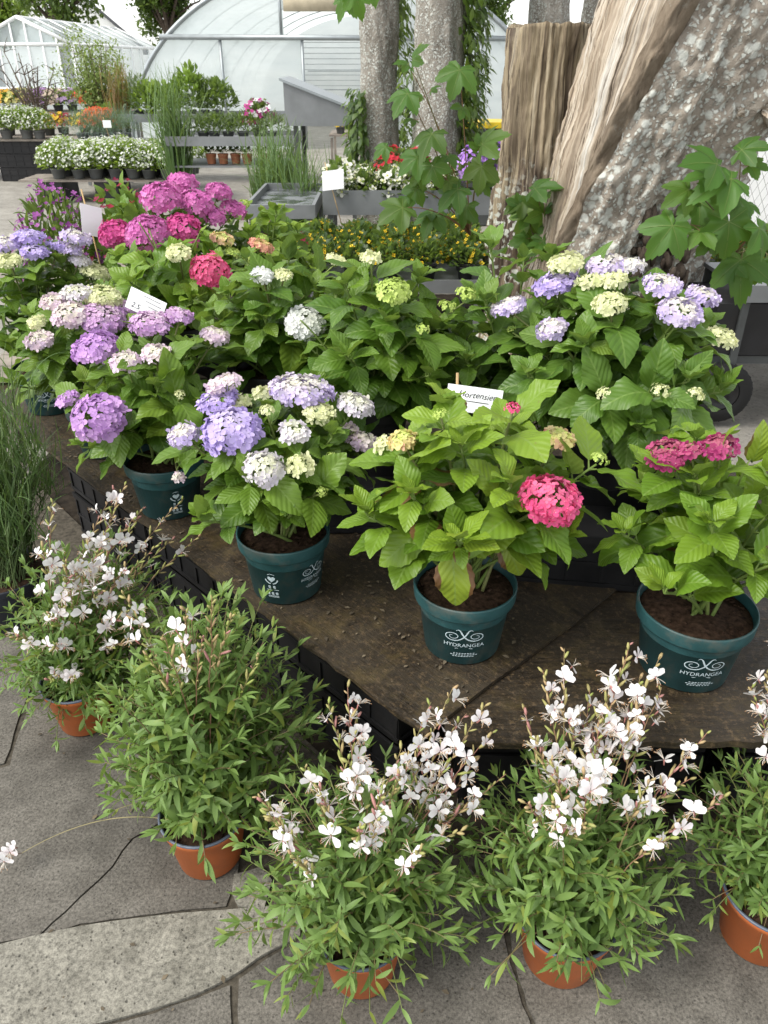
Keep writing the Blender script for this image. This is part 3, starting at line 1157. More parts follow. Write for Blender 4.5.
def crate(label, c, rot, w=.58, d=.38, h=.185, group='black plastic crates'):
    """slotted black plastic crate; c = middle of its base"""
    b = Batch()
    cr, sr = math.cos(rot), math.sin(rot)

    def fr(v):
        o = v.copy()
        o[:, 0] = v[:, 0] * cr - v[:, 1] * sr + c[0]
        o[:, 1] = v[:, 0] * sr + v[:, 1] * cr + c[1]
        o[:, 2] = v[:, 2] + c[2]
        return o
    hw, hd, t = w / 2, d / 2, .004
    ins = .008
    b.box((-hw + ins, -hd + ins, 0), (hw - ins, hd - ins, .006), fr=fr)
    for s in (-1, 1):                                       # thin inner walls
        y0 = s * (hd - ins)
        b.box((-hw + ins, min(y0, y0 - s * t), .006), (hw - ins, max(y0, y0 - s * t), h - .006), fr=fr)
        x0 = s * (hw - ins)
        b.box((min(x0, x0 - s * t), -hd + ins + t, .006), (max(x0, x0 - s * t), hd - ins - t, h - .006), fr=fr)
    for z0, z1, e in ((h - .022, h, .0), (h * .46, h * .46 + .010, .002), (0.008, .022, .002)):
        for s in (-1, 1):
            ya, yb = sorted((s * (hd - ins + .001), s * (hd - e)))
            b.box((-hw + e, ya, z0), (hw - e, yb, z1), fr=fr)
            xa, xb = sorted((s * (hw - ins + .001), s * (hw - e)))
            b.box((xa, -hd + ins, z0), (xb, hd - ins, z1), fr=fr)
    for s in (-1, 1):
        for k in range(7):
            x0 = -hw + .006 + (w - .022) * k / 6
            ya, yb = sorted((s * (hd - ins + .0015), s * (hd - .003)))
            b.box((x0, ya, .024), (x0 + .010, yb, h * .46 - .002), fr=fr)
            b.box((x0, ya, h * .46 + .012), (x0 + .010, yb, h - .024), fr=fr)
        for k in range(5):
            y0 = -hd + .006 + (d - .022) * k / 4
            xa, xb = sorted((s * (hw - ins + .0015), s * (hw - .003)))
            b.box((xa, y0, .024), (xb, y0 + .010, h * .46 - .002), fr=fr)
            b.box((xa, y0, h * .46 + .012), (xb, y0 + .010, h - .024), fr=fr)
    ob = build(b, 'plastic_crate', M['crate'], None, c, smooth=False)
    return tag(ob, label, 'crate', group)


ROTD = math.atan2(DV[1], DV[0])
for i, (s, nm) in enumerate(((.44, 'behind the gaura with few flowers'), (1.03, 'behind the flowering gaura at the far left'), (1.62, 'near the grassy plant'))):
    for k, lv in enumerate(('lower', 'upper')):
        p = LB(s, .26, 0)
        crate(f'{lv} black crate under the long board {nm}', (p[0], p[1], .001 + k * .192), ROTD)
for i, (xx, nm) in enumerate(((.42, 'close to the board seam'), (1.06, 'near the right edge'))):
    for k, lv in enumerate(('lower', 'upper')):
        crate(f'{lv} black crate under the lower board {nm}', (xx + .05, 1.47, .001 + k * .181), 0, h=.178)
crate('black crate on the lower board raising the big lacecap hydrangea', (.60, 1.87, RZ + .002), R(-8), .56, .46, .165)
crate('black crate on the board behind the hydrangea with the handwritten card', tuple(LB(.78, .56, BZ + .002)), ROTD + math.pi / 2 - R(42), .50, .36, .150)
p = LB(1.27, .58, BZ + .002)
crate('black crate on the board raising the white hydrangea', tuple(p), ROTD, .46, .34, .150)
p = LB(1.86, .60, BZ + .002)
crate('black crate on the board raising the coral pink hydrangea', tuple(p), ROTD, .46, .34, .150)

# --- front row
H3 = np.array([-.255, 1.655])
hydrangea('hydrangea of pale lavender and cream heads in teal pot with heart emblem', H3[:2], BZ, .245, .335,
          [(303, 384, 'lav', .080, dict(flat=.45)), (230, 426, 'lavdeep', .072, dict(flat=.7, fs=.015)), (216, 396, 'lavdeep', .052, {}), (182, 432, 'lav', .042, dict(flat=.7)),
           (357, 401, 'white', .048, dict(flat=.5)), (294, 429, 'white', .036, {}), (264, 466, 'white', .048, dict(flat=.75)), (301, 464, 'cream', .032, dict(flat=.6, sub=.2)),
           (320, 410, 'cream', .040, dict(flat=.5)), (262, 391, 'cream', .028, dict(flat=.6)), (238, 400, 'cream', .034, {}), (222, 380, 'pinkwhite', .042, {}), (364, 440, 'pinkwhite', .040, dict(flat=.8)), (350, 428, 'pinkwhite', .026, {})],
          'hyd_mid', 11, [(332, 457, .014), (267, 412, .020, 'cream'), (322, 492, .014)], prints=[(-104, .088, 'heart', .9), (-38, .095, 'swirl', .9)], lsize=.105, seed=1, zc_off=.02, front=.45, low=.01,
          nodes=(.30, .46, .62, .76, .88))
H1 = np.array([.185, 1.43])
hydrangea('hydrangea with one bright pink head in a teal pot at the board corner', H1, BZ, .270, .43,
          [(553, 496, 'hot', .060, dict(flat=.75)), (560, 436, 'yelcoral', .034, dict(flat=.8, fs=.010)), (402, 438, 'yelcoral', .030, dict(flat=.6, fs=.010)), (384, 441, 'cream', .030, {})],
          'hyd_fresh', 16, [(599, 460, .020), (441, 415, .016), (513, 409, .017, 'hot')], prints=[(-94, .092, 'swirl', 1.12)], lsize=.124, seed=2, low=.05, yellow=.16, brown=.08,
          extra_leaves=[(452, 552, 1.325, (.10, -.30, -1.0), .135, 1.0), (505, 540, 1.36, (.35, -.2, -.75), .10, .95), (420, 530, 1.37, (-.6, -.3, -.45), .12, .6)])
H2 = np.array([.690, 1.36])
hydrangea('hydrangea with dark wine pink heads in a tilted looking teal pot by the right edge', H2, RZ, .285, .37,
          [(668, 451, 'wine', .044, dict(flat=.7, fs=.011)), (720, 444, 'wine', .036, dict(flat=.7, fs=.011)), (690, 447, 'wine', .026, {})],
          'hyd_fresh', 15, [], prints=[(-92, .090, 'swirl', 1.12)], lsize=.115, seed=3, low=.03, extra_leaves=[(752, 462, 1.42, (.05, -.1, 1), .095, .97), (764, 470, 1.40, (.5, -.2, .8), .10, .9), (768, 560, 1.28, (.2, -.5, -.5), .11, .85), (748, 500, 1.36, (-.2, -.4, .8), .10, .9)], yellow=.12, brown=.05, rt=.128, rb=.097, tone=(0, .7))
H4 = np.array([-.66, 2.07])
hydrangea('hydrangea with lilac heads in the teal pot behind the flowering gaura', H4[:2], BZ, .27, .36,
          [(97, 413, 'lilac', .075, dict(flat=.85, fs=.015)), (66, 396, 'lilac', .036, {}), (178, 476, 'pinkwhite', .020, dict(fs=.009)), (125, 359, 'pinkwhite', .040, {}), (156, 351, 'pinkwhite', .040, {}),
           (94, 344, 'lilac', .068, dict(flat=.7)), (150, 319, 'pinklilac', .062, dict(flat=.55)), (180, 313, 'pinklilac', .040, dict(flat=.6)), (216, 333, 'pinkwhite', .042, dict(flat=.6))],
          'hyd_mid', 12, [(180, 395, .016, 'cream')], prints=[(-62, .085, 'heart', .9)], lsize=.110, seed=4, front=.1, low=-.06, nodes=(.28, .42, .58, .74, .90))
H5 = np.array([-.98, 2.48])
hydrangea('hydrangea with cream and pale lilac heads third from the front on the long board', H5[:2], BZ, .27, .38,
          [(38, 337, 'pinkwhite', .044, {}), (36, 320, 'cream', .030, {}), (52, 299, 'pinkwhite', .040, {}), (70, 312, 'pinkwhite', .058, dict(flat=.6)), (76, 290, 'white', .046, {}), (102, 292, 'cream', .062, dict(flat=.5)),
           (101, 314, 'pinklilac', .072, dict(flat=.55)), (125, 305, 'pinklilac', .040, {})],
          'hyd_mid', 11, [], prints=[(-70, .085, 'swirl', .8)], lsize=.110, seed=5, front=.7, low=.0)
H6 = np.array([-1.32, 2.86])
hydrangea('pale blue lavender hydrangea in the teal pot at the far left end of the board', H6[:2], BZ, .29, .42,
          [(4, 240, 'lav', .062, {}), (28, 233, 'lavdeep', .058, {}), (34, 249, 'lavdeep', .050, {}), (76, 234, 'lav', .056, {}), (70, 246, 'lav', .044, {}), (80, 258, 'white', .044, {}), (8, 258, 'cream', .044, {}), (95, 268, 'cream', .060, dict(flat=.5)), (58, 243, 'lavdeep', .04, {})],
          'hyd_mid', 12, [], prints=[(-72, .090, 'swirl', .9)], lsize=.115, seed=6, front=.8, low=.02)
# --- back row, raised on crates
ZB = BZ + .002 + .151
hydrangea('big lacecap hydrangea of lavender and cream heads raised before the leaning trunk', (.62, 1.97), RZ + .168, .335, .44,
          [(565, 259, 'cream', .050, dict(flat=.5)), (606, 261, 'lav', .054, dict(flat=.5)), (630, 263, 'white', .040, dict(flat=.6)), (555, 280, 'lavdeep', .060, dict(flat=.55)), (590, 278, 'cream', .036, {}), (615, 277, 'cream', .036, {}),
           (508, 303, 'lav', .050, dict(flat=.5)), (551, 326, 'lav', .042, dict(flat=.6)), (610, 300, 'cream', .042, dict(flat=.5)), (664, 281, 'lav', .050, dict(flat=.55)), (682, 308, 'lav', .056, dict(flat=.55)), (704, 292, 'lav', .044, {}), (724, 334, 'cream', .042, {})],
          'hyd_deep', 15, [(606, 395, .024, 'cream'), (660, 392, .024, 'cream'), (694, 396, .026, 'cream'), (512, 330, .015)], lsize=.125, seed=7, zc_off=-.03, pot='pot_black', front=-3, low=-.16, nodes=(.22, .36, .52, .68, .82, .95))
HB1 = LB(.80, .60)
hydrangea('leafy hydrangea with pale green heads behind the handwritten card', HB1[:2], ZB, .30, .44,
          [(393, 288, 'green', .046, dict(flat=.6, fs=.010)), (371, 255, 'cream', .030, dict(fs=.010))],
          'hyd_mid', 17, [(447, 308, .028), (467, 296, .034), (423, 330, .020)], lsize=.125, seed=8, tone=(0, .72), zc_off=-.02, pot='pot_black', front=-3, low=-.14, nodes=(.22, .36, .52, .68, .82, .95))
HB2 = LB(1.24, .56)
hydrangea('leafy hydrangea with one pure white head in the back row', HB2[:2], ZB, .28, .42,
          [(306, 321, 'pure', .062, dict(flat=.8, fs=.014)), (284, 273, 'cream', .028, dict(fs=.009)), (338, 258, 'cream', .034, dict(fs=.009)), (262, 273, 'pure', .034, {})],
          'hyd_mid', 15, [(352, 285, .02)], lsize=.125, seed=9, tone=(0, .72), zc_off=-.02, pot='pot_black', front=-3, low=-.14, nodes=(.22, .36, .52, .68, .82, .95))
HB3 = LB(1.88, .60)
hydrangea('hydrangea with hot pink and coral heads in the back row', HB3[:2], ZB, .30, .44,
          [(211, 269, 'hot', .070, dict(flat=1.0)), (262, 243, 'coral', .048, dict(fs=.011)), (223, 236, 'yelcoral', .044, dict(fs=.011)), (178, 250, 'cream', .046, dict(fs=.011)), (233, 250, 'green', .03, dict(fs=.010))],
          'hyd_fresh', 15, [(240, 280, .02), (250, 262, .03)], lsize=.13, seed=10, tone=(0, .72), zc_off=-.02, pot='pot_black', front=-3, low=-.12)


# rear bench behind the display
def rear_bench(label, x0, x1, y0, y1, z):
    r = thing('wooden_bench', ((x0 + x1) / 2, (y0 + y1) / 2, 0), label, 'bench', 'wooden display benches')
    b = Batch()
    n = 5
    for i in range(n):
        w = (y1 - y0) / n
        b.box((x0, y0 + i * w, z - .022), (x1, y0 + (i + 1) * w - .008, z))
    build(b, 'slatted_top', M['wood_grey'], r, smooth=False)
    for sx in (x0 + .06, x1 - .11):
        for sy in (y0 + .04, y1 - .09):
            build(Batch().box((sx, sy, 0), (sx + .05, sy + .05, z - .023)), 'leg', M['wood_grey'], r, smooth=False)
    return r


rear_bench('low grey slatted bench under the magenta hydrangea', -1.75, -.45, 3.10, 3.85, .44)
H7 = np.array([-.90, 3.36])
hydrangea('large magenta hydrangea behind the lilac row beside a white card', H7, .442, .36, .56,
          [(182, 181, 'magenta', .062, dict(flat=.9, fs=.014)), (160, 195, 'magenta', .080, dict(flat=.85, fs=.014)), (197, 200, 'magenta', .074, dict(flat=.85, fs=.014)), (219, 189, 'magenta', .058, dict(flat=.8, fs=.014)), (114, 232, 'rose', .068, dict(flat=1.0, fs=.014)),
           (147, 231, 'magenta', .090, dict(flat=.95, fs=.014)), (183, 224, 'rose', .066, dict(flat=.8, fs=.014)), (234, 207, 'magenta', .058, dict(flat=.8, fs=.014)), (214, 214, 'magenta', .052, dict(flat=.8, fs=.014)), (190, 240, 'rose', .036, {})],
          'hyd_deep', 16, [], lsize=.115, seed=11, zc_off=.0, pot='pot_black')
hydrangea('leafy hydrangea with small green and coral buds behind the hot pink one', (-.52, 3.50), .442, .27, .45,
          [(219, 236, 'green', .040, dict(fs=.012))], 'hyd_fresh', 12, [(228, 220, .035), (262, 240, .03), (243, 205, .03, 'green')], lsize=.12, seed=12, pot='pot_black')


hydrangea('flowerless dark leafy hydrangea standing before the sawn off stump', (.40, 2.20), RZ, .30, .62, [], 'hyd_deep', 20, [], lsize=.13, seed=13, pot='pot_black')
for i_, (a_, k_) in enumerate(HSPEC):
    x_, y_ = a_[1]
    c_ = np.array([x_, y_, a_[2] + k_.get('ph', PH) + k_.get('zc_off', .03)])
    for h_ in a_[5]:
        ALL_HEADS.append((i_, dome_pt(h_[0], h_[1], c_, a_[3], a_[4]), h_[3]))
ALL_HEADS.append((-1, W(478, 398, 1.62), .045))
for i_, (a_, k_) in enumerate(HSPEC):
    build_hydrangea(i_, *a_, **k_)

# ------------------------------------------------------------------ gaura
def gaura_flower_mesh(seed):
    random.seed(seed)
    b = Batch()
    pt = leaf_tpl(4, 2, lambda t: .36 * (t ** .65) * (1 if t < .7 else math.sqrt(max(0, 1 - ((t - .7) / .3) ** 2)) * .8 + .2) + .03, U(-.2, .7), U(.1, .5), .3)
    for k, a in enumerate((-62, -20, 24, 66) if seed % 2 else (-75, -30, 30, 100)):
        a = R(a + U(-12, 12))
        d = np.array([math.sin(a), math.cos(a) * .9 + .1, U(-.15, .3)])
        pk = U(0, .12) if seed % 3 else U(.05, .35)
        tip = lerp((.80, .80, .79), (.78, .64, .71), pk)
        base = lerp((.74, .71, .70), (.68, .42, .52), pk)
        cols = np.array([lerp(base, tip, min(1, max(0, q[1] * 1.6))) for q in pt['v']])
        b.tpl(pt, d * .002, d, (0, -.25, 1), .0196 * U(.85, 1.12), cols)
    for k in range(7):
        a = R(U(-60, 60))
        e = np.array([math.sin(a) * .012, -.010 + U(-.006, .004), .014 + U(-.003, .003)])
        b.tube([(0, 0, .001), e * .6 + np.array([0, 0, .004]), e], .0004, 3, (.80, .74, .66), cap=False)
        b.tpl(ICO, e, (0, 1, 0), (0, 0, 1), (.0007, .0018, .0007), (.50, .30, .16))
    b.tube([(0, 0, 0), (0, -.004, -.010)], .0013, 5, (.55, .25, .22))
    me_ob = build(b, 'flower', M['petal'], None)
    me = me_ob.data
    bpy.data.objects.remove(me_ob)
    return me


GFL = [gaura_flower_mesh(i) for i in range(10)]
GAURA_GROUP = 'potted white gaura plants on the ground'


def orot(y, z):
    y = nrm(y)
    x = nrm(np.cross(y, z))
    zz = np.cross(x, y)
    return Matrix(((x[0], y[0], zz[0]), (x[1], y[1], zz[1]), (x[2], y[2], zz[2]))).to_4x4()


def gaura(label, xy, rx, rz, spikes, n_leafy=60, leaf_len=.045, pot_r=.098, pot_h=.150, seed=0, lean=(0, 0), hang=.22, tone=(0, 1), nl=(18, 25), low=.25, cz=.02, spike_scale=1.12, extra=None, wide=1.0):
    random.seed(500 + seed)
    x, y = xy
    root = thing('gaura_plant', (x, y, 0), label, 'potted plant', GAURA_GROUP)
    b = Batch()
    rb = pot_r * .74
    b.lathe([(0.001, .002), (rb * .9, .002), (rb, .005), (pot_r - .006, pot_h - .016), (pot_r - .001, pot_h - .014), (pot_r, pot_h - .003)], (x, y, .001), 48)
    po = build(b, 'pot', M['pot_orange'], root)
    b = Batch()
    b.lathe([(pot_r - .0005, pot_h - .0035), (pot_r + .0012, pot_h - .001), (pot_r + .0008, pot_h + .003), (pot_r - .004, pot_h + .003), (pot_r - .006, pot_h - .004), (rb * .95, .02)], (x, y, .001), 48)
    build(b, 'rim_lining', M['pot_lining'], po)
    build(soil_mesh((x, y), pot_r * .90, pot_h - .022), 'soil', M['soil'], root)
    c = np.array([x + lean[0], y + lean[1], pot_h + cz])
    stems, leaves = Batch(), Batch()

    cd = nrm([-x, -y, 0])
    lat = np.array([-cd[1], cd[0], 0])

    def put(p, d, L, r, nup):
        w = np.asarray(p) + nrm(d) * L * .6 - np.array([x, y, pot_h])
        if w @ cd > 0 and abs(w @ lat) < pot_r * 1.1 and w[2] < .6 * (w @ cd) - .01 and U(0, 1) > hang:
            return                                           # few leaves hang over the front of the pot
        leaves.tpl(random.choice(LANCE), p, d, nup, (L * U(.85, 1.2) * wide, L, L), (min(1, max(0, lerp(tone[0], tone[1], r))), max(0, U(-3, .55)), 0))

    def leafy(pts, t0, t1, n, scale=1.0):
        m = len(pts)
        ph = U(0, 6.28)
        for i in range(n):
            t = lerp(t0, t1, (i + U(0, .8)) / n)
            q = t * (m - 1)
            i0 = min(m - 2, int(q))
            p = lerp(pts[i0], pts[i0 + 1], q - i0)
            tg = nrm(pts[i0 + 1] - pts[i0])
            ax = nrm(np.cross(tg, [.3, .7, .2])); ay = np.cross(tg, ax)
            ph += 2.4 + U(-.4, .4)
            dd = ax * math.cos(ph) + ay * math.sin(ph)
            el = U(-.1, 1.0)
            d = nrm(dd * math.cos(el) + tg * math.sin(el) + np.array([0, 0, -.22 * (1 - t)]))
            put(p, d, leaf_len * scale * U(.5, 1.3) * (1.15 - .45 * t), U(.1, .7) + .3 * t, nrm(tg + np.array([0, 0, .5]) - .3 * dd + RNG.normal(0, .2, 3)))

    g = math.pi * (3 - 5 ** .5)
    for i in range(n_leafy):
        ct = 1 - (1 - low * -1) * (i + .5) / n_leafy if False else 1 - (1 - (-low)) * (i + .5) / n_leafy
        st = math.sqrt(max(0, 1 - ct * ct))
        a = i * g + U(-.4, .4)
        k = U(.72, 1.03)
        e = c + np.array([rx * st * math.cos(a), rx * st * math.sin(a), rz * ct]) * k
        b0 = np.array([x + U(-.045, .045), y + U(-.045, .045), pot_h - .02])
        out = e - b0
        ctl = b0 + np.array([out[0] * .30, out[1] * .30, max(.06, out[2] * .75 + .03)])
        e[2] = max(e[2], .035)
        pts = bez(b0, ctl, e, 9)
        stems.tube(pts, np.linspace(.0018, .0009, 9), 4, lerp((.16, .20, .06), (.26, .13, .09), U(0, .7)), cap=False)
        leafy(pts, .16, 1.0, random.randint(*nl))
        for q in range(4):
            a2 = U(0, 6.28)
            put(pts[-1], nrm(nrm(pts[-1] - pts[-2]) * 1.2 + np.array([math.cos(a2), math.sin(a2), .2]) * .7), leaf_len * U(.4, .7), U(.7, 1), (0, 0, 1))
    for sp in spikes:
        u, v, nf = sp[:3]
        e = dome_pt(u, v, c, rx * spike_scale, rz * spike_scale * 1.25)
        b0 = np.array([x + U(-.04, .04), y + U(-.04, .04), pot_h - .02])
        out = e - b0
        ctl = b0 + np.array([out[0] * .35, out[1] * .35, out[2] * .66])
        pts = bez(b0, ctl, e, 22) + np.concatenate([[[0, 0, 0]], RNG.normal(0, .0022, (21, 3))]).cumsum(0) * .6
        leafy(pts, .12, .68, 13, .85)
        s = Batch()
        cr = lerp((.20, .22, .07), (.30, .14, .10), U(.2, 1))
        s.tube(pts, np.linspace(.0020, .0008, 22), 5, cr, cap=False)
        L = np.linalg.norm(out)
        nb = random.randint(10, 15)
        ph = U(0, 6)
        for k in range(nb):                                 # buds, thickest towards the tip
            t = lerp(.66, 1.0, (k + .5) / nb)
            q = t * 21; i0 = min(20, int(q))
            p = lerp(pts[i0], pts[i0 + 1], q - i0)
            tg = nrm(pts[i0 + 1] - pts[i0])
            ph += 2.4
            ax = nrm(np.cross(tg, [.3, .7, .2])); ay = np.cross(tg, ax)
            d = nrm((ax * math.cos(ph) + ay * math.sin(ph)) * U(.25, .9) + tg * .9)
            bl = U(.007, .013) if t > .88 else U(.010, .020)
            cc = lerp((.30, .36, .09), (.46, .32, .17), U(0, 1)) if U(0, 1) < .9 else (.46, .22, .20)
            s.tpl(ICO, p + d * bl * .8, d, (0, 0, 1), (bl * .17, bl * .85, bl * .17) if t < .9 else (bl * .28, bl * .8, bl * .28), cc)
        so = build(s, 'flower_spike', M['stem_green'], root)
        nf = int(nf * (.9 if seed == 5 else 1.15) + .5)
        for k in range(nf):
            t = lerp(.60, .94, (k + U(.1, .9)) / nf)
            q = t * 21; i0 = min(20, int(q))
            p = lerp(pts[i0], pts[i0 + 1], q - i0)
            a = U(0, 6.28)
            dd = nrm(np.array([math.cos(a) * .8, math.sin(a) * .8, .45]) + nrm(EYE - p) * .55 + nrm([out[0], out[1], 0]) * .25)
            p2 = p + dd * U(.008, .034)
            up = nrm(np.array([U(-.5, .5), U(-.5, .5), 1.0]))
            o = bpy.data.objects.new('flower', random.choice(GFL))
            COL.objects.link(o)
            o.parent = so
            fy = nrm(up - dd * (up @ dd))
            o.matrix_basis = Matrix.Translation(Vector(p2 - ORG[so.name])) @ orot(fy, nrm(dd + np.array([0, 0, .25]))) @ Matrix.Scale(U(.70, 1.2), 4)
    if extra:
        extra(root, stems, leaves)
    build(stems, 'stems', M['stem_green'], root)
    build(leaves, 'foliage', M['gaura_leaf'], root)
    return root


gaura('flowering gaura in an orange pot second from the front left, nearest the camera', (-.045, .888), .265, .28,
      [(344, 683, 6), (356, 712, 6), (331, 704, 3), (270, 815, 5), (303, 765, 3), (450, 688, 5), (428, 702, 5), (467, 712, 6), (404, 748, 5), (492, 728, 5), (418, 735, 4), (488, 700, 3), (480, 800, 4), (382, 800, 4), (258, 795, 3), (505, 770, 3), (440, 760, 5), (395, 776, 3), (325, 790, 3), (360, 830, 2), (420, 845, 2), (460, 830, 2), (290, 850, 1), (350, 760, 4), (475, 760, 4)],
      120, .056, .090, .145, 1, (-.01, .06), low=.16, spike_scale=1.03)
gaura('flowering gaura in an orange pot right of the middle, tallest white sprays', (.362, .915), .245, .28,
      [(566, 648, 4), (548, 668, 4), (590, 690, 6), (610, 685, 6), (628, 668, 6), (655, 655, 5), (645, 672, 6), (660, 684, 4), (575, 710, 5), (536, 740, 5), (548, 762, 5), (710, 735, 5), (690, 770, 4), (727, 800, 4), (600, 718, 5), (640, 705, 4), (520, 706, 3), (585, 775, 3), (632, 640, 3), (615, 760, 4), (560, 800, 2), (650, 780, 2), (590, 820, 2), (530, 800, 3), (670, 830, 1)],
      120, .056, .100, .150, 2, (0, .06), low=.16, spike_scale=1.10)
gaura('flowering gaura in an orange pot cut by the right edge of the photo', (.785, .955), .19, .25,
      [(764, 665, 6), (752, 690, 5), (775, 700, 5), (768, 640, 4), (790, 680, 5)],
      85, .052, .095, .150, 3, (0.0, .06), low=.25, tone=(0, .8))


def lone_stem(root, stems, leaves):
    p0 = np.array([-.43, 1.12, .14])
    p2 = G(22, 853, .055)
    pts = bez(p0, G(110, 800, .16), p2, 16)
    stems.tube(pts, np.linspace(.0016, .0008, 16), 4, (.30, .26, .12), cap=False)
    s = Batch()
    s.tube([p2, p2 + np.array([-.015, -.01, .006])], .001, 4, (.30, .2, .12))
    so = build(s, 'flower_spike', M['stem_green'], root)
    for k, (du, dv) in enumerate(((10, 853), (4, 862), (14, 848))):
        o = bpy.data.objects.new('flower', GFL[k])
        COL.objects.link(o); o.parent = so
        p = G(du, dv, .06)
        o.matrix_basis = Matrix.Translation(Vector(p - ORG[so.name])) @ orot((U(-.3, .3), .6, 1), (U(-.4, .4), -.8, .6))


gaura('tall leafy gaura with few flowers in an orange pot at the corner of the crates', (-.405, 1.150), .265, .46,
      [(180, 612, 5), (205, 640, 0), (232, 612, 0), (150, 660, 0), (118, 590, 5), (262, 655, 0), (215, 600, 0), (165, 640, 0)],
      170, .060, .098, .150, 4, (.02, .13), low=.12, cz=.04, nl=(22, 29), tone=(.1, 1.0), spike_scale=1.03, extra=lone_stem, wide=1.05)
gaura('flowering gaura in a partly hidden orange pot at the far left end', (-.835, 1.575), .265, .36,
      [(52, 500, 5), (110, 486, 6), (124, 482, 6), (118, 510, 6), (130, 515, 5), (140, 505, 3), (158, 545, 3), (197, 535, 2), (172, 540, 2), (45, 550, 5), (62, 560, 6), (78, 565, 6), (66, 590, 4), (47, 615, 4), (52, 645, 4), (48, 680, 3), (72, 678, 4), (128, 565, 5), (105, 590, 6), (128, 612, 6), (136, 640, 4), (185, 500, 2), (12, 640, 2), (100, 555, 5)],
      165, .050, .095, .150, 5, (.04, .08), low=.34, hang=.75, tone=(0, .8))

# grassy potted plant at the left edge
random.seed(77)
gp = np.array([-1.225, 2.04])
gr = thing('grassy_plant', (gp[0], gp[1], 0), 'grassy plant with long thin dark green leaves in a dark pot at the left edge', 'potted plant')
b = Batch(); b.lathe(pot_profile(.135, .10, .185, band=.03), (gp[0], gp[1], .001), 40)
build(b, 'pot', M['pot_dark'], gr)
build(soil_mesh(gp, .125, .165), 'soil', M['soil'], gr)
st, lv = Batch(), Batch()
for i in range(190):
    a, rr = U(0, 6.28), math.sqrt(U(0, 1))
    e = np.array([gp[0] + .03 + rr * .24 * math.cos(a), gp[1] + .03 + rr * .22 * math.sin(a), U(.55, 1.02) - .22 * rr])
    b0 = np.array([gp[0] + U(-.08, .08), gp[1] + U(-.08, .08), .165])
    pts = bez(b0, lerp(b0, e, .45) + np.array([0, 0, .10]), e, 9)
    st.tube(pts, np.linspace(.0016, .0007, 9), 4, lerp((.10, .16, .06), (.17, .24, .09), U(0, 1)), cap=False)
    for k in range(9):
        t = U(.10, .95)
        q = t * 8; i0 = min(7, int(q))
        p = lerp(pts[i0], pts[i0 + 1], q - i0)
        d = nrm(np.array([U(-1, 1), U(-1, 1), U(1.2, 3.0)]))
        lv.tpl(random.choice(BLADE), p, d, (U(-1, 1), U(-1, 1), .4), (.17, U(.12, .26), .16), (U(0, 1), 0, 0))
build(st, 'stems', M['stem_green'], gr)
build(lv, 'foliage', M['grass_leaf'], gr)


# ------------------------------------------------------------------ cards
def card(label, p, right, up, w, h, stick=None, text=None, name='plant_sign'):
    """white card standing at p (its centre)"""
    right, up = nrm(right), nrm(up)
    nv = nrm(np.cross(right, up))
    base = np.array(stick if stick is not None else p - up * h)
    r = thing(name, base, label, 'sign')
    b = Batch()
    q = [p + right * sx * w / 2 + up * sy * h / 2 + nv * sz * .0008 + nv * (.006 * (1 - sx * sx * .0) * 0) for sz in (-1, 1) for sy in (-1, 1) for sx in (-1, 1)]
    b.add(q, [(0, 2, 3, 1), (4, 5, 7, 6), (0, 1, 5, 4), (2, 6, 7, 3), (0, 4, 6, 2), (1, 3, 7, 5)])
    co = build(b, 'card', M['card'], r, smooth=False)
    if stick is not None:
        top = p - right * w * .36 + up * h * .95
        build(Batch().tube([base, top - nv * .004], .0032, 6), 'stick', M['stick'], r)
    if text:
        tb = Batch()
        for s, size, ox, oy, sh in text:
            if s == '_':
                V, F = ribbon([(ox, oy), (ox + size, oy - .001)], .0016)
            else:
                V, F = text_mesh(s, size, sh)
                V = V.copy(); V[:, 0] += ox; V[:, 1] += oy
                V[:, 1] += np.sin(V[:, 0] * 160) * .0009
            tb.add(np.array([p + right * a + up * c_ + nv * .0016 for a, c_, _ in V]), F)
        build(tb, 'handwriting', M['ink'], co, smooth=False)
    return r


pc = W(474, 400, 1.62)
card('white card handwritten Hortensien on a wooden stick above the pink hydrangea', pc, (1, 0, -.14), (.14, .42, .90), .126, .058, stick=np.array([pc[0] - .03, pc[1] - .03, BZ + PH - .02]),
     text=[('Hortensien', .0195, .006, .004, .35), ('_', .062, -.028, -.004, 0)])
pc = W(146, 305, 2.28)
card('tilted white price card with scribbles among the lilac heads', pc, (.90, -.1, -.42), (.35, .35, .85), .112, .062, stick=None,
     text=[('2.5', .022, -.028, -.022, .2), ('_', .055, -.015, .022, 0), ('_', .050, -.004, .010, 0), ('_', .044, .006, -.002, 0)])
pc = W(92, 221, 3.25)
card('blank white card leaning before the magenta hydrangea', pc, (.72, .5, -.3), (.05, .15, 1), .085, .115, stick=pc - np.array([-.01, -.02, .4]))

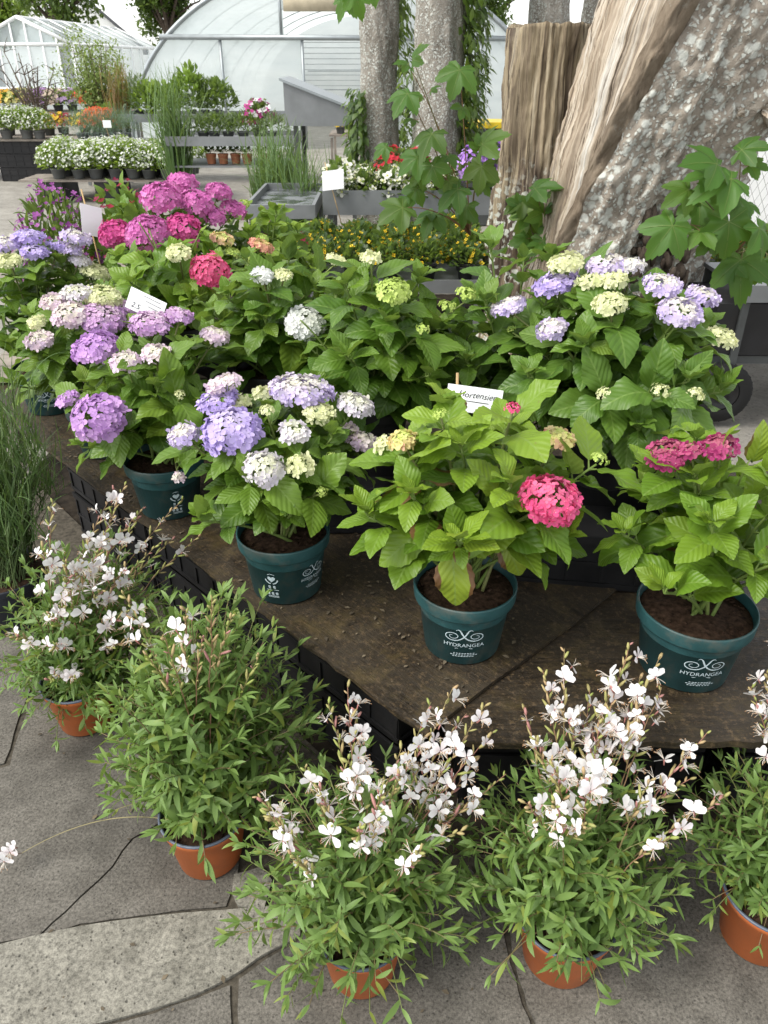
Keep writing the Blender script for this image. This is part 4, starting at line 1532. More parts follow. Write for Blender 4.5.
# ------------------------------------------------------------------ maple-like suckers on the trunks
def shoot(label, base, leaves, Y, seed, k=1.0, tone=(.15, 1), group='leafy shoots growing from the trunks'):
    random.seed(900 + seed)
    base = np.array(base)
    r = thing('sycamore_shoot', base, label, 'shoot', group)
    tw, lf = Batch(), Batch()
    for u, v, size, ang in leaves:
        yy = Y + U(-.15, .15)
        p = W(u, v, yy)
        L = k * size / FPX * (yy / ray(u, v)[1])
        tip = np.array([math.sin(R(ang)), -.45 + U(-.3, .3), math.cos(R(ang)) * .8])
        nv = nrm(np.array([U(-.5, .5), -.75, 1.0]))
        att = p - nrm(tip) * L * .35
        mid = lerp(base, att, .55) + np.array([U(-.04, .04), -.05, .09])
        tw.tube(bez(base, mid, att, 10), np.linspace(.0042, .0016, 10), 5, lerp((.16, .17, .06), (.30, .14, .08), U(0, 1)))
        for rpt in range(2):                                # each tip carries a big leaf and a smaller one
            tp = random.choice(MAPLE)
            r0, g0 = U(*tone), max(0, U(-.9, .14))
            cols = np.stack([np.maximum(r0, tp['c'][:, 0] * .9), np.maximum(g0, tp['c'][:, 1]), 0 * tp['c'][:, 0]], 1)
            if rpt == 0:
                lf.tpl(tp, att, tip, nv, (L * U(.75, .95), L * .88, L), cols)
            else:
                q0 = bez(base, mid, att, 10)[7]
                d2 = nrm(tip + np.array([U(-1, 1), U(-.3, .3), U(-.5, .9)]))
                q1 = q0 + d2 * L * .3
                tw.tube([q0, q1], .0013, 4, (.28, .15, .08), cap=False)
                lf.tpl(tp, q1, d2, nrm(nv + RNG.normal(0, .3, 3)), L * U(.40, .62), cols)
    build(tw, 'twigs', M['stem_green'], r)
    build(lf, 'foliage', M['maple_leaf'], r)
    return r


shoot('leafy sycamore shoot hanging across the two slim trunks', W(470, 235, 4.4), [(456, 80, 46, 200), (416, 52, 34, 20), (401, 100, 44, 225), (403, 62, 24, -60), (426, 142, 48, 215), (409, 162, 40, 240), (392, 212, 48, 250), (491, 137, 46, 40), (480, 177, 44, 190), (449, 196, 44, 230), (436, 175, 36, 160), (463, 215, 36, 200), (412, 196, 34, 210), (380, 150, 26, 240), (428, 222, 40, 215)], 4.0, 1, .72, (0, .4))  # darker tone range: the partial shade on this shoot is put into its leaf colour
shoot('leafy sycamore shoot at the foot of the broken stump', W(540, 262, 4.35), [(525, 220, 42, 215), (545, 185, 36, 60), (538, 205, 32, -30), (552, 222, 30, 140), (528, 248, 36, 200), (545, 250, 32, 170), (515, 205, 28, 250)], 4.2, 2, .9, (0, .8))
shoot('leafy sycamore shoot with big leaves at the right of the leaning trunk', W(735, 255, 3.6), [(705, 160, 62, -70), (716, 182, 64, -100), (680, 194, 48, 250), (663, 238, 58, 215), (700, 214, 48, 185), (729, 238, 58, 175), (745, 202, 46, 120), (741, 276, 66, 185), (766, 240, 50, 150), (754, 146, 44, 60), (706, 245, 34, 215), (772, 272, 46, 160)], 3.3, 3, .76, (0, .7))
shoot('small leaf spray hanging at the top edge over the polytunnel', W(362, -40, 3.6), [(342, 4, 28, 215), (358, 2, 30, 170), (350, -12, 24, 120), (372, -8, 26, 150)], 3.6, 4)

# ------------------------------------------------------------------ trees


def ring_trunk(rings, rfun, nseg=96, nz=110):
    """rings: list (z, x, y, r); returns verts grid in world coords"""
    rings = np.array(rings, float)
    zs = np.linspace(rings[0, 0], rings[-1, 0], nz)
    X = np.interp(zs, rings[:, 0], rings[:, 1]); Y = np.interp(zs, rings[:, 0], rings[:, 2]); Rr = np.interp(zs, rings[:, 0], rings[:, 3])
    k = np.ones(9) / 9
    sm = lambda a: np.convolve(np.pad(a, 4, 'edge'), k, 'valid')
    X, Y, Rr = sm(X), sm(Y), sm(Rr)
    V = np.zeros((nz, nseg, 3))
    for i, z in enumerate(zs):
        for j in range(nseg):
            a = 2 * math.pi * j / nseg
            r = rfun(a, z, Rr[i])
            V[i, j] = (X[i] + r * math.cos(a), Y[i] + r * math.sin(a), z)
    return V, zs


def grid_faces(V, sel):
    nz, ns = V.shape[:2]
    f = []
    for i in range(nz - 1):
        for j in range(ns):
            if sel(i, j):
                j2 = (j + 1) % ns
                f.append((i * ns + j, i * ns + j2, (i + 1) * ns + j2, (i + 1) * ns + j))
    return f


def compact(V, f):
    flat = V.reshape(-1, 3)
    used = sorted({i for q in f for i in q})
    mp = {o: n for n, o in enumerate(used)}
    return flat[used], [tuple(mp[i] for i in q) for q in f]


# the big leaning tree: angle -90 deg faces the camera, 180 deg is its left silhouette
def wood_edges(z):
    t = min(1, max(0, (z - .35) / 1.5))
    return R(-225), R(-196 + lerp(32, 70, t)), R(-196 + lerp(48, 84, t))     # back edge, right edge of bare wood, right edge of callus


def big_r(aa, z, r):
    e0, e1, e2 = wood_edges(z)
    a = aa
    v = Vector((math.cos(a) * 1.2, math.sin(a) * 1.2, z * .8))
    n = mnoise.fractal(v * 3.0, .6, 2.0, 5) * .060 + mnoise.fractal(v * 11, .6, 2.0, 4) * .020
    flut = .05 * math.sin(a * 5 + .7) * max(0, 1.15 - z) + .03 * math.sin(3 * a + z * 2)
    flare = .20 * math.exp(-max(0, z) / .25) * (1 + .5 * math.sin(a * 4 + 1.0))
    hol = -.14 * math.exp(-((aa + R(70)) / .33) ** 2 - ((z - .82) / .22) ** 2)
    knot = .09 * math.exp(-((aa + R(45)) / .30) ** 2 - ((z - 1.52) / .16) ** 2) - .09 * math.exp(-((aa + R(46)) / .13) ** 2 - ((z - 1.50) / .08) ** 2)
    bark = r + n + flut + flare + hol + knot
    wood = r * .965 + n * .35 + mnoise.fractal(Vector((aa * 9, 3.3, z * 1.1)), .6, 2, 4) * .009 + .5 * flare
    if aa <= e1:
        return wood if aa > e0 else bark
    if aa < e2:
        q = (aa - e1) / (e2 - e1)
        k = q * q * (3 - 2 * q)
        return wood * (1 - k) + bark * k + r * .085 * math.sin(math.pi * q)
    k = min(1, (e0 + 2 * math.pi - aa) / .3)
    return wood * (1 - k) + bark * k


def big_trunk():
    rings = np.array([(-.05, 1.16, 4.30, .44), (.35, 1.19, 4.28, .43), (.73, 1.225, 4.25, .42), (1.2, 1.300, 4.2, .44), (1.8, 1.455, 4.15, .505), (2.4, 1.60, 4.1, .51), (3.4, 1.84, 4.1, .47)])
    nz = 170
    zs_ = np.linspace(-.05, 3.4, nz)
    X, Y, Rr = (np.interp(zs_, rings[:, 0], rings[:, k]) for k in (1, 2, 3))
    sm = lambda q: np.convolve(np.pad(q, 8, 'edge'), np.ones(17) / 17, 'valid')
    X, Y, Rr = sm(X), sm(Y), sm(Rr)
    segs = {'wood': 56, 'callus': 22, 'bark': 110}
    out = {}
    for nm, n in segs.items():
        V, UVs = np.zeros((nz, n + 1, 3)), np.zeros((nz, n + 1, 2))
        for i, z in enumerate(zs_):
            e0, e1, e2 = wood_edges(z)
            wob = .04 * mnoise.noise(Vector((z * 3.1, 1.7, 0))) + .02 * mnoise.noise(Vector((z * 11, 4.7, 0)))
            lo, hi = {'wood': (e0, e1 + wob), 'callus': (e1 + wob, e2), 'bark': (e2, e0 + 2 * math.pi)}[nm]
            for j in range(n + 1):
                a = lerp(lo, hi, j / n)
                r = big_r(float(a), z, Rr[i])
                V[i, j] = (X[i] + r * math.cos(a), Y[i] + r * math.sin(a), z)
                UVs[i, j] = (a * .45, z)
        f = [(i * (n + 1) + j, i * (n + 1) + j + 1, (i + 1) * (n + 1) + j + 1, (i + 1) * (n + 1) + j) for i in range(nz - 1) for j in range(n)]
        out[nm] = (V.reshape(-1, 3), f, UVs.reshape(-1, 2))
    return out


tr = thing('leaning_tree', (1.16, 4.30, 0), 'big leaning lichen covered tree with a strip of bare dead wood', 'tree')
BT = big_trunk()
for key, nm, mt in (('bark', 'trunk', 'bark_lichen'), ('wood', 'bare_wood', 'dead_wood'), ('callus', 'callus_ridge', 'bark_brown')):
    vv, ff, uu = BT[key]
    build(Batch().add(vv, ff, uu), nm, M[mt], tr)
# rough dark hollow at the foot and two broken stubs
b = Batch()
random.seed(5)
for k in range(90):
    a = R(-70 + U(-34, 26))
    z = U(.42, .98)
    rr = .40 + U(-.02, .04)
    p = np.array([1.21 + rr * math.cos(a), 4.27 + rr * math.sin(a), z])
    b.tpl(ICO, p, (U(-.3, .3), U(-.3, .3), 1), (0, 1, 0), (U(.012, .04), U(.02, .07), U(.012, .035)))
build(b, 'rough_bark', M['bark_dark'], tr)
def stub(p, d, r, L):
    sb = Batch()
    p = np.asarray(p)
    sb.tube([p - nrm(d) * .25, p, p + nrm(d) * L * .7, p + nrm(d) * L], [r * 1.3, r * 1.05, r * .9, r * .78], 11)
    v = sb.v[0]
    for k in range(len(v)):
        v[k] += RNG.normal(0, r * .09, 3)
    for k in range(33, 44):
        v[k] += nrm(d) * U(-.5, .6) * r * .8
    sb.uv[0] = sb.uv[0] * [.4, .5]
    build(sb, 'branch_stub', M['dead_wood'], tr, smooth=False)


stub(W(775, 112, 3.82), (-.5, -.75, .12), .055, .10)
stub(W(740, 113, 3.80), (-.35, -.9, .1), .024, .035)


def stump_r(a, z, r):
    v = Vector((math.cos(a), math.sin(a), z * .5))
    rid = mnoise.fractal(Vector((math.cos(a) * 7, math.sin(a) * 7, z * 1.2)), .6, 2, 4) * .007
    return r + rid + mnoise.fractal(v * 3, .6, 2, 5) * .035 + .004 * math.sin(a * 9 + z) + .08 * math.exp(-max(0, z) / .22) * (1 + .5 * math.sin(a * 4)) + .012 * math.exp(-((z - .75) / .3) ** 2)


V, zs = ring_trunk([(-.05, .875, 4.85, .245), (.8, .885, 4.85, .225), (1.765, .885, 4.85, .205)], stump_r, 180, 90)
for j in range(V.shape[1]):
    a_ = 2 * math.pi * j / V.shape[1]
    V[-1, j, 2] += .012 * mnoise.noise(Vector((math.cos(a_) * 6, math.sin(a_) * 6, 2))) - .02 * (math.sin(a_ * 2 + 1) > .6)
st = thing('tree_stump', (.875, 4.85, 0), 'tall sawn off weathered stump with streaked wood left of the leaning tree', 'stump')
n_ = V.shape[1]
vv, ff = compact(V, grid_faces(V, lambda i, j: True))
top = len(vv)
vv = np.concatenate([vv, [V[-1].mean(0) + np.array([0, 0, -.01])]])
ff += [(top - n_ + j, top - n_ + (j + 1) % n_, top) for j in range(n_)]
uu = np.array([(math.atan2(q[1] - 4.85, q[0] - .85) * .22, q[2]) for q in vv])
build(Batch().add(vv, ff, uu), 'trunk', M['stump_wood'], st)
sb = Batch()
random.seed(15)
for k in range(16):                                        # loose bark plates down its right side
    a, z = R(-38 + U(-16, 22)), U(.5, 1.5)
    q = np.array([.885 + .232 * math.cos(a), 4.85 + .232 * math.sin(a), z])
    sb.tpl(ICO, q, (U(-.08, .08), 0, 1), (math.cos(a), math.sin(a), 0), (U(.02, .045), U(.08, .20), U(.006, .014)))
build(sb, 'loose_bark', M['bark_dark'], st)


def ivy(parent, cx, cy, r, z0, z1, a0, a1, n, thick=.10, name='ivy'):
    b = Batch()
    for k in range(n):
        a = R(U(a0, a1)); z = U(z0, z1)
        rr = r + U(.005, thick)
        p = (cx + rr * math.cos(a), cy + rr * math.sin(a), z)
        d = nrm(np.array([math.cos(a) * .4 + U(-.6, .6), math.sin(a) * .4 + U(-.6, .6), -.8]))
        b.tpl(random.choice(TINY), p, d, (math.cos(a), math.sin(a), .4), U(.06, .10), (U(0, 1), 0, 0))
    return build(b, name, M['tree_leaf'], parent)


def slim_tree(label, u, Y, r, seed, ivies, lean=0.0, ztop=3.6, mat='bark_grey', crown=True):
    random.seed(seed)
    x = W(u, 100, Y)[0]
    t = thing('slim_tree', (x, Y, 0), label, 'tree')
    rf = lambda a, z, q: q + mnoise.fractal(Vector((math.cos(a) * .8 + seed, math.sin(a) * .8, z * .7)) * 2.5, .6, 2, 4) * .022 + .10 * math.exp(-max(0, z) / .25)
    V, zs = ring_trunk([(-.05, x - lean, Y, r * 1.06), (1.2, x, Y, r), (ztop, x + lean * 2, Y, r * .92)], rf, 48, 60)
    vv, ff = compact(V, grid_faces(V, lambda i, j: True))
    build(Batch().add(vv, ff), 'trunk', M[mat], t)
    for iv in ivies:
        ivy(t, x, Y, r, *iv)
    return t


slim_tree('slim grey trunk with pale lichen nearest the grey sloping box', 379, 7.4, .165, 21, [(.5, 1.4, 150, 240, 420, .12), (.6, 2.6, -30, 60, 420, .14)])
slim_tree('stout grey lichen trunk with ivy on its right side', 438, 6.9, .195, 22, [(.9, 3.2, -50, 50, 1700, .19), (.5, 1.6, 150, 210, 160)])
slim_tree('smooth grey trunk rising behind the sawn off stump', 541, 7.2, .16, 23, [])
slim_tree('grey trunk at the right behind the sawn off stump', 589, 7.6, .13, 24, [])

# ------------------------------------------------------------------ the setting


def poly_slab(name, pix, ztop=0.0, th=.05, mat='slab', jit=1.3):
    """flat slab with slightly ragged edges"""
    import bmesh
    P = []
    n = len(pix)
    for i in range(n):
        a, c_ = np.array(pix[i], float), np.array(pix[(i + 1) % n], float)
        m = max(1, int(np.linalg.norm(c_ - a) / 14))
        for k in range(m):
            q = lerp(a, c_, k / m)
            if k:
                q = q + [U(-jit, jit), U(-jit, jit) * .7]
            P.append(G(q[0], q[1], ztop))
    bm = bmesh.new()
    top = [bm.verts.new((q[0], q[1], ztop)) for q in P]
    bot = [bm.verts.new((q[0], q[1], ztop - th)) for q in P]
    f = bm.faces.new(top)
    m = len(P)
    for i in range(m):
        bm.faces.new((top[i], bot[i], bot[(i + 1) % m], top[(i + 1) % m]))
    bmesh.ops.triangulate(bm, faces=[f])
    bmesh.ops.recalc_face_normals(bm, faces=bm.faces)
    me = bpy.data.meshes.new(name)
    bm.to_mesh(me); bm.free()
    me.materials.append(M[mat])
    ob = bpy.data.objects.new(name, me)
    COL.objects.link(ob)
    ORG[ob.name] = np.zeros(3)
    return tag(ob, kind='structure')


gnd = Batch()
gnd.add([(-90, -20, -.030), (90, -20, -.030), (90, 140, -.030), (-90, 140, -.030)], [(0, 1, 2, 3)])
tag(build(gnd, 'ground', M['ground'], None, smooth=False), kind='structure')
eb = Batch()
nx, ny = 60, 60
X0, X1, Y0, Y1 = -1.6, 1.42, 1.12, 6.2
vs = [(lerp(X0, X1, i / nx), lerp(Y0, Y1, j / ny), -.016 + .012 * mnoise.noise(Vector((i * .45, j * .45, 3)))) for j in range(ny + 1) for i in range(nx + 1)]
fs = [(j * (nx + 1) + i, j * (nx + 1) + i + 1, (j + 1) * (nx + 1) + i + 1, (j + 1) * (nx + 1) + i) for j in range(ny) for i in range(nx)]
tag(build(Batch().add(vs, fs), 'bare_earth_ground', M['earth'], None), kind='structure')
jb = Batch()
jb.add([(-3.2, -.6, -.005), (2.6, -.6, -.005), (2.6, 1.15, -.005), (.1, 1.15, -.005), (-1.5, 2.95, -.005), (-3.2, 2.95, -.005)], [(0, 1, 2, 3, 4, 5)])
tag(build(jb, 'joint_ground', M['joint'], None, smooth=False), kind='structure')


def curve_pts(pts, n=8):
    """smooth a polyline of pixels (Catmull-Rom)"""
    P = np.array([pts[0]] + list(pts) + [pts[-1]], float)
    out = []
    for i in range(1, len(P) - 2):
        for t in np.linspace(0, 1, n, endpoint=False):
            a, b_, c_, d = P[i - 1], P[i], P[i + 1], P[i + 2]
            out.append(.5 * ((2 * b_) + (-a + c_) * t + (2 * a - 5 * b_ + 4 * c_ - d) * t * t + (-a + 3 * b_ - 3 * c_ + d) * t ** 3))
    out.append(P[-2])
    return out


kt = curve_pts([(-260, 1000), (-80, 968), (0, 944), (80, 926), (170, 914), (232, 909), (300, 903)])
kbm = curve_pts([(300, 936), (262, 955), (236, 973), (195, 994), (140, 1012), (60, 1032), (-60, 1058), (-260, 1120)])
poly_slab('kerb_stone', kt + kbm, .004, .05, 'kerb')
# paving slabs; the crack runs as a real gap between two pieces of one slab
crack = [(132, 838), (122, 850), (112, 866), (98, 880), (80, 896), (64, 912), (52, 922), (38, 936)]
poly_slab('paving_slab', [(10, 765), (20, 730), (34, 690), (44, 650), (62, 640), (150, 690), (238, 800), (180, 812)] + crack + [(0, 942), (-80, 965), (-260, 996), (-200, 840)])
poly_slab('paving_slab', [(q + 1.5, w + 1.0) for q, w in crack[::-1]] + [(183, 814), (241, 804), (237, 880), (226, 906), (170, 911.5), (80, 923.5)])
poly_slab('paving_slab', [(38, 640), (30, 690), (14, 732), (4, 763), (-220, 830), (-260, 700), (-60, 560), (20, 590)])
poly_slab('paving_slab', [(230, 985), (231, 1040), (233, 1150), (-100, 1240), (-300, 1180), (-260, 1126), (-60, 1064), (60, 1037), (140, 1017), (195, 999)])
poly_slab('paving_slab', [(239, 979), (266, 959), (303, 939), (304, 903), (380, 880), (470, 868), (500, 900), (507, 950), (522, 1005), (545, 1060), (590, 1160), (400, 1220), (237, 1160)])
poly_slab('paving_slab', [(476, 867), (640, 868), (760, 872), (1000, 880), (1150, 1000), (1060, 1180), (594, 1160), (550, 1060), (527, 1005), (512, 950), (505, 900)])
poly_slab('kerb_stone', [(234, 874), (262, 866), (272, 880), (264, 909), (238, 905), (232, 892)], .006, .05, 'kerb')
poly_slab('kerb_stone', [(600, 866), (612, 842), (700, 838), (860, 842), (860, 868), (760, 868)], -.003, .05, 'slab')

# small fallen bits on the paving and boards
lb = Batch()
random.seed(8)
for k in range(330):
    if k < 60:
        u, v = U(0, 768), U(700, 1020)
        p = G(u, v, .004)
    else:
        s, e = U(.02, 1.9), U(.02, .5)
        p = LB(s, e, BZ + .003)
    lb.tpl(random.choice(TINY), p, (U(-1, 1), U(-1, 1), 0), (0, 0, 1), U(.005, .018), np.array([.15, .12, .08]) * U(.4, 1.4))
tag(build(lb, 'litter', attr_mat('dry_bits', 0.8), None), kind='stuff')

# ------------------------------------------------------------------ trolley, fence, right-hand background
tb = W(735, 292, 3.45)
tl = thing('plant_trolley', (2.0, 3.9, 0), 'black wheeled plant trolley with grey shelf right of the lacecap hydrangea', 'trolley')
b = Batch(); b.box((1.70, 3.66, .655), (2.65, 4.20, .675)); b.box((1.70, 3.645, .61), (2.65, 3.659, .69))
build(b, 'shelf', M['metal_grey'], tl, smooth=False)
b = Batch(); b.box((1.60, 3.68, .34), (1.96, 4.10, .595))
build(b, 'storage_box', M['crate'], tl, smooth=False)
b = Batch(); b.box((1.58, 3.70, .29), (2.50, 4.15, .33))
for sx in (1.71, 2.58):
    for sy in (3.665, 4.16):
        b.box((sx, sy, .28), (sx + .035, sy + .035, .652))
build(b, 'chassis', M['metal_dark'], tl, smooth=False)
for (wx, wy) in ((1.70, 3.66), (2.34, 3.66), (1.70, 4.20), (2.34, 4.20)):
    wh = Batch()

    def wl(prof, col=(1, 1, 1)):
        bb = Batch(); bb.lathe(prof, (0, 0, 0), 36)
        v = bb.v[0]
        return np.stack([v[:, 0] + wx, v[:, 2] + wy, v[:, 1] + .152], 1), bb.f
    v, f = wl([(.085, -.03), (.135, -.036), (.150, -.022), (.150, .022), (.135, .036), (.085, .03), (.085, -.03)])
    wh.add(v, f)
    for k in range(30):
        a = 2 * math.pi * k / 30
        wh.tpl(ICO, (wx + .149 * math.cos(a), wy, .152 + .149 * math.sin(a)), (0, 1, 0), (math.cos(a), 0, math.sin(a)), (.006, .03, .006))
    wo = build(wh, 'wheel', M['rubber'], tl)
    v, f = wl([(.001, -.028), (.022, -.030), (.026, -.016), (.060, -.012), (.075, -.026), (.084, -.026), (.084, .02), (.001, .02)])
    build(Batch().add(v, f), 'rim', M['crate'], wo)

fn = thing('chain_link_fence', (2.6, 6.3, 0), 'chain link fence behind the leaning tree at the right', 'fence')
b = Batch()
for k in range(60):
    x0 = 1.7 + k * .06
    for s in (-1, 1):
        n0, n1 = (x0, 6.3, .1), (x0 + s * .85, 6.3 + .003 * s, 1.7)
        b.tube([n0, n1], .0017, 4, cap=False)
build(b, 'wire_mesh', M['wire'], fn)
for px in (1.55, 3.4, 5.2):
    build(Batch().tube([(px, 6.32, 0), (px, 6.32, 1.8)], .025, 10), 'post', M['galv'], fn)
wb = Batch(); wb.box((1.9, 8.6, 0), (6.5, 8.75, 1.55))
tag(build(wb, 'garden_wall', M['white_paint'], None, (4.2, 8.6, 0), smooth=False), 'low white wall beyond the chain link fence', 'wall')


# ------------------------------------------------------------------ small bedding plants
def mini(name, label, loc, cat, group, pot=None, pr=.06, phh=.10, rx=.12, rz=.14, leaf='tree_leaf', nleaf=260, ls=(.02, .04), lt=None, fl=(), nfl=80, fs=.012, tone=(0, 1), dots=False, up=1.0, seed=0, gl=None):
    random.seed(3000 + seed)
    x, y, z = loc
    r = thing(name, loc, label, cat, group)
    z0 = z
    if pot:
        b = Batch(); b.lathe(pot_profile(pr, pr * .75, phh, .002, .015), (x, y, z), 20)
        build(b, 'pot', M[pot], r)
        z0 = z + phh
    lv, fw = Batch(), Batch()
    lt = lt or TINY
    for k in range(nleaf):
        d = nrm(RNG.normal(0, 1, 3)); d[2] = abs(d[2])
        q = U(.35, 1) ** .5
        p = np.array([x, y, z0 + .01]) + d * np.array([rx, rx, rz]) * q
        lv.tpl(random.choice(lt), p, nrm(d + np.array([U(-.8, .8), U(-.8, .8), U(-.3, .6) * up])), (U(-.4, .4), U(-.4, .4), 1), U(*ls), (lerp(tone[0], tone[1], U(0, 1)), 0, 0))
    for k in range(nfl):
        d = nrm(RNG.normal(0, 1, 3)); d[2] = abs(d[2]) + .1
        p = np.array([x, y, z0 + .02]) + nrm(d) * np.array([rx, rx, rz]) * U(.92, 1.1)
        cc = np.array(random.choice(fl)) * U(.85, 1.05)
        dn = nrm(d + RNG.normal(0, .35, 3) + np.array([0, -.3, .3]))
        fw.tpl(random.choice(FLORET), p, np.cross(dn, RNG.normal(0, 1, 3)), dn, fs * U(.7, 1.25), cc)
        if gl:
            fw.tpl(ICO, p + dn * fs * .1, (1, 0, 0), dn, fs * .3, gl)
    build(lv, 'foliage', M[leaf], r)
    if nfl:
        build(fw, 'blossoms', M['petal'], r)
    return r


WHITE = [(.80, .81, .78), (.74, .77, .66)]
YEL = [(.72, .50, .02), (.76, .58, .04)]
# yellow creeping zinnias behind the display (kept in low pots on a bench)
def box_table(label, x0, x1, y0, y1, z, mat='metal_grey', lip=.06, group=None, legs=True, name='display_table', th=.03, shelf=None):
    r = thing(name, ((x0 + x1) / 2, (y0 + y1) / 2, 0), label, 'table', group)
    b = Batch()
    b.box((x0, y0, z - th), (x1, y1, z))
    build(b, 'tabletop', M[mat], r, smooth=False)
    if lip:
        b = Batch()
        b.box((x0 - .012, y0 - .012, z - th - .02), (x1 + .012, y0 - .001, z + lip)); b.box((x0 - .012, y1 + .001, z - th - .02), (x1 + .012, y1 + .012, z + lip))
        b.box((x0 - .012, y0, z - th - .02), (x0 - .001, y1, z + lip)); b.box((x1 + .001, y0, z - th - .02), (x1 + .012, y1, z + lip))
        build(b, 'edge_lip', M[mat], r, smooth=False)
    if shelf:
        b = Batch(); b.box((x0 + .02, y0 + .02, shelf - .02), (x1 - .02, y1 - .02, shelf))
        build(b, 'shelf', M[mat], r, smooth=False)
    if legs:
        for sx in (x0 + .02, x1 - .06):
            for sy in (y0 + .02, y1 - .06):
                build(Batch().box((sx, sy, -.02), (sx + .04, sy + .04, z - th - .022)), 'leg', M[mat], r, smooth=False)
    return r


zx0, zx1 = -.55, .62
box_table('low grey table holding yellow zinnias behind the leafy hydrangeas', zx0, zx1, 4.75, 5.75, .42, lip=.03)
z_first = None
random.seed(42)
for i in range(5):
    for j in range(4):
        loc = (zx0 + .12 + i * .235 + U(-.02, .02), 4.88 + j * .245 + U(-.02, .02), .422)
        if z_first is None:
            z_first = mini('creeping_zinnia', 'low mound of small yellow flowers on the table behind the leafy hydrangeas', loc, 'flower', 'yellow zinnia mounds', 'pot_black', .06, .09, .145, .13, 'tree_leaf', 330, (.03, .055), fl=YEL, nfl=42, fs=.013, tone=(0, .55), gl=(.22, .10, .02), seed=1)
        else:
            copy_tree(z_first, loc, rz=U(0, 6.28), sc=U(.9, 1.1))
box_table('low grey table holding yellow zinnias right of the leaning tree', 1.95, 2.75, 4.6, 5.5, .40, lip=.03)
for i in range(3):
    for j in range(3):
        c_ = copy_tree(z_first, (2.10 + i * .25, 4.75 + j * .28, .402), rz=U(0, 6.28), sc=U(.95, 1.15))
        c_['label'] = 'low mound of small yellow flowers right of the leaning tree'
        c_['group'] = 'yellow zinnia mounds by the fence'

# purple and dark red plants at the left
mini('aster_plant', 'loose plant with small purple flowers left of the magenta hydrangea', (-1.46, 3.60, .442), 'potted plant', None, 'pot_black', .10, .16, .21, .50, 'tree_leaf', 900, (.04, .08), LANCE, [(.26, .06, .27), (.22, .045, .22), (.36, .11, .36)], 300, .013, (.1, .9), seed=2, up=1.6)
mini('red_budded_plant', 'leafy plant with dark red buds behind the purple flowers', (-1.17, 3.70, .442), 'potted plant', None, 'pot_black', .10, .16, .22, .50, 'hyd_mid', 420, (.045, .085), HYD_LOW, [(.30, .02, .05), (.24, .02, .06)], 80, .015, (.3, 1.0), seed=3, up=1.4)
mini('red_budded_plant', 'small leafy plant with dark red flowers right of the magenta hydrangea', (-.50, 3.72, .442), 'potted plant', None, 'pot_black', .09, .15, .17, .40, 'hyd_deep', 130, (.06, .10), HYD_LOW, [(.34, .02, .06), (.26, .02, .05)], 40, .014, (.1, .8), seed=4)

# grey trays in the middle distance -------------------------------------
def tray_box(label, u0, v0, u1, Y0_, z, dx, dy, mat, inside, lip=.10):
    pass


pA = G(246, 232, .62)
wt = thing('metal_tray', (-.62, 6.3, 0), 'empty wet grey metal tray on legs behind the magenta hydrangea', 'tray')
x0, x1, y0, y1, z = -.98, -.52, 5.9, 7.0, .66
b = Batch(); b.box((x0, y0, z - .03), (x1, y1, z)); build(b, 'tray_bottom', M['wet'], wt, smooth=False)
b = Batch()
b.box((x0 - .025, y0 - .025, z - .05), (x1 + .025, y0 - .001, z + .045)); b.box((x0 - .025, y1 + .001, z - .05), (x1 + .025, y1 + .025, z + .045))
b.box((x0 - .025, y0, z - .05), (x0 - .001, y1, z + .045)); b.box((x1 + .001, y0, z - .05), (x1 + .025, y1, z + .045))
build(b, 'edge_lip', M['metal_grey'], wt, smooth=False)
for sx in (x0, x1 - .04):
    for sy in (y0, y1 - .04):
        build(Batch().box((sx, sy, -.02), (sx + .04, sy + .04, z - .031)), 'leg', M['metal_grey'], wt, smooth=False)

box_table('grey metal trough table full of white petunias beside the slim trunks', -.44, .98, 6.05, 6.64, .66, lip=.12, name='trough_table')
pf = None
for i in range(5):
    for j in range(3):
        loc = (-.33 + i * .19, 6.16 + j * .175, .663)
        if j == 2 and i in (2, 3):
            continue
        if pf is None:
            pf = mini('petunia', 'white petunia plant in the grey trough table', loc, 'flower', 'white petunias in the trough', 'pot_black', .05, .07, .13, .16, 'tree_leaf', 150, (.04, .07), fl=[(.78, .79, .62), (.80, .80, .72)], nfl=34, fs=.033, tone=(.2, 1.0), gl=(.62, .64, .25), seed=6)
        else:
            copy_tree(pf, loc, rz=U(0, 6.28), sc=U(.9, 1.1))
pc = W(333, 180, 5.98)
card('blank white card on a stick in front of the white petunias', pc, (1, .1, .10), (0, .2, 1), .155, .13, stick=pc + np.array([.06, -.02, -.32]))
# red and purple plants at the back and the right end of the trough
for i, (xx, yy, rz_, colr, lab) in enumerate(((.05, 6.50, .26, [(.55, .03, .05)], 'red flowers at the back of the grey trough'), (.24, 6.50, .24, [(.50, .03, .05), (.5, .10, .14)], 'dark red flowers before the stout ivy trunk'), (.66, 6.42, .27, [(.44, .22, .68), (.52, .32, .74)], 'light purple flowers right of the petunias'), (.86, 6.42, .28, [(.36, .16, .62), (.46, .26, .70)], 'deep purple flowers at the right end of the trough'))):
    mini('bedding_plant', 'bushy plant with ' + lab, (xx, yy, .663), 'flower', None, 'pot_black', .06, .08, .14, rz_, 'tree_leaf', 200, (.04, .07), fl=colr, nfl=75, fs=.030, tone=(.1, .8), seed=20 + i)
bn = thing('waste_bin', (.92, 9.4, 0), 'dark bin with a yellow rim behind the stump', 'bin')
bx = W(490, 128, 9.4)[0]
b = Batch(); b.box((bx - .28, 9.2, -.02), (bx + .35, 9.7, .97)); build(b, 'body', M['metal_dark'], bn, smooth=False)
b = Batch(); b.box((bx - .31, 9.17, .972), (bx + .38, 9.73, 1.03)); build(b, 'lid', M['yellow_plastic'], bn, smooth=False)


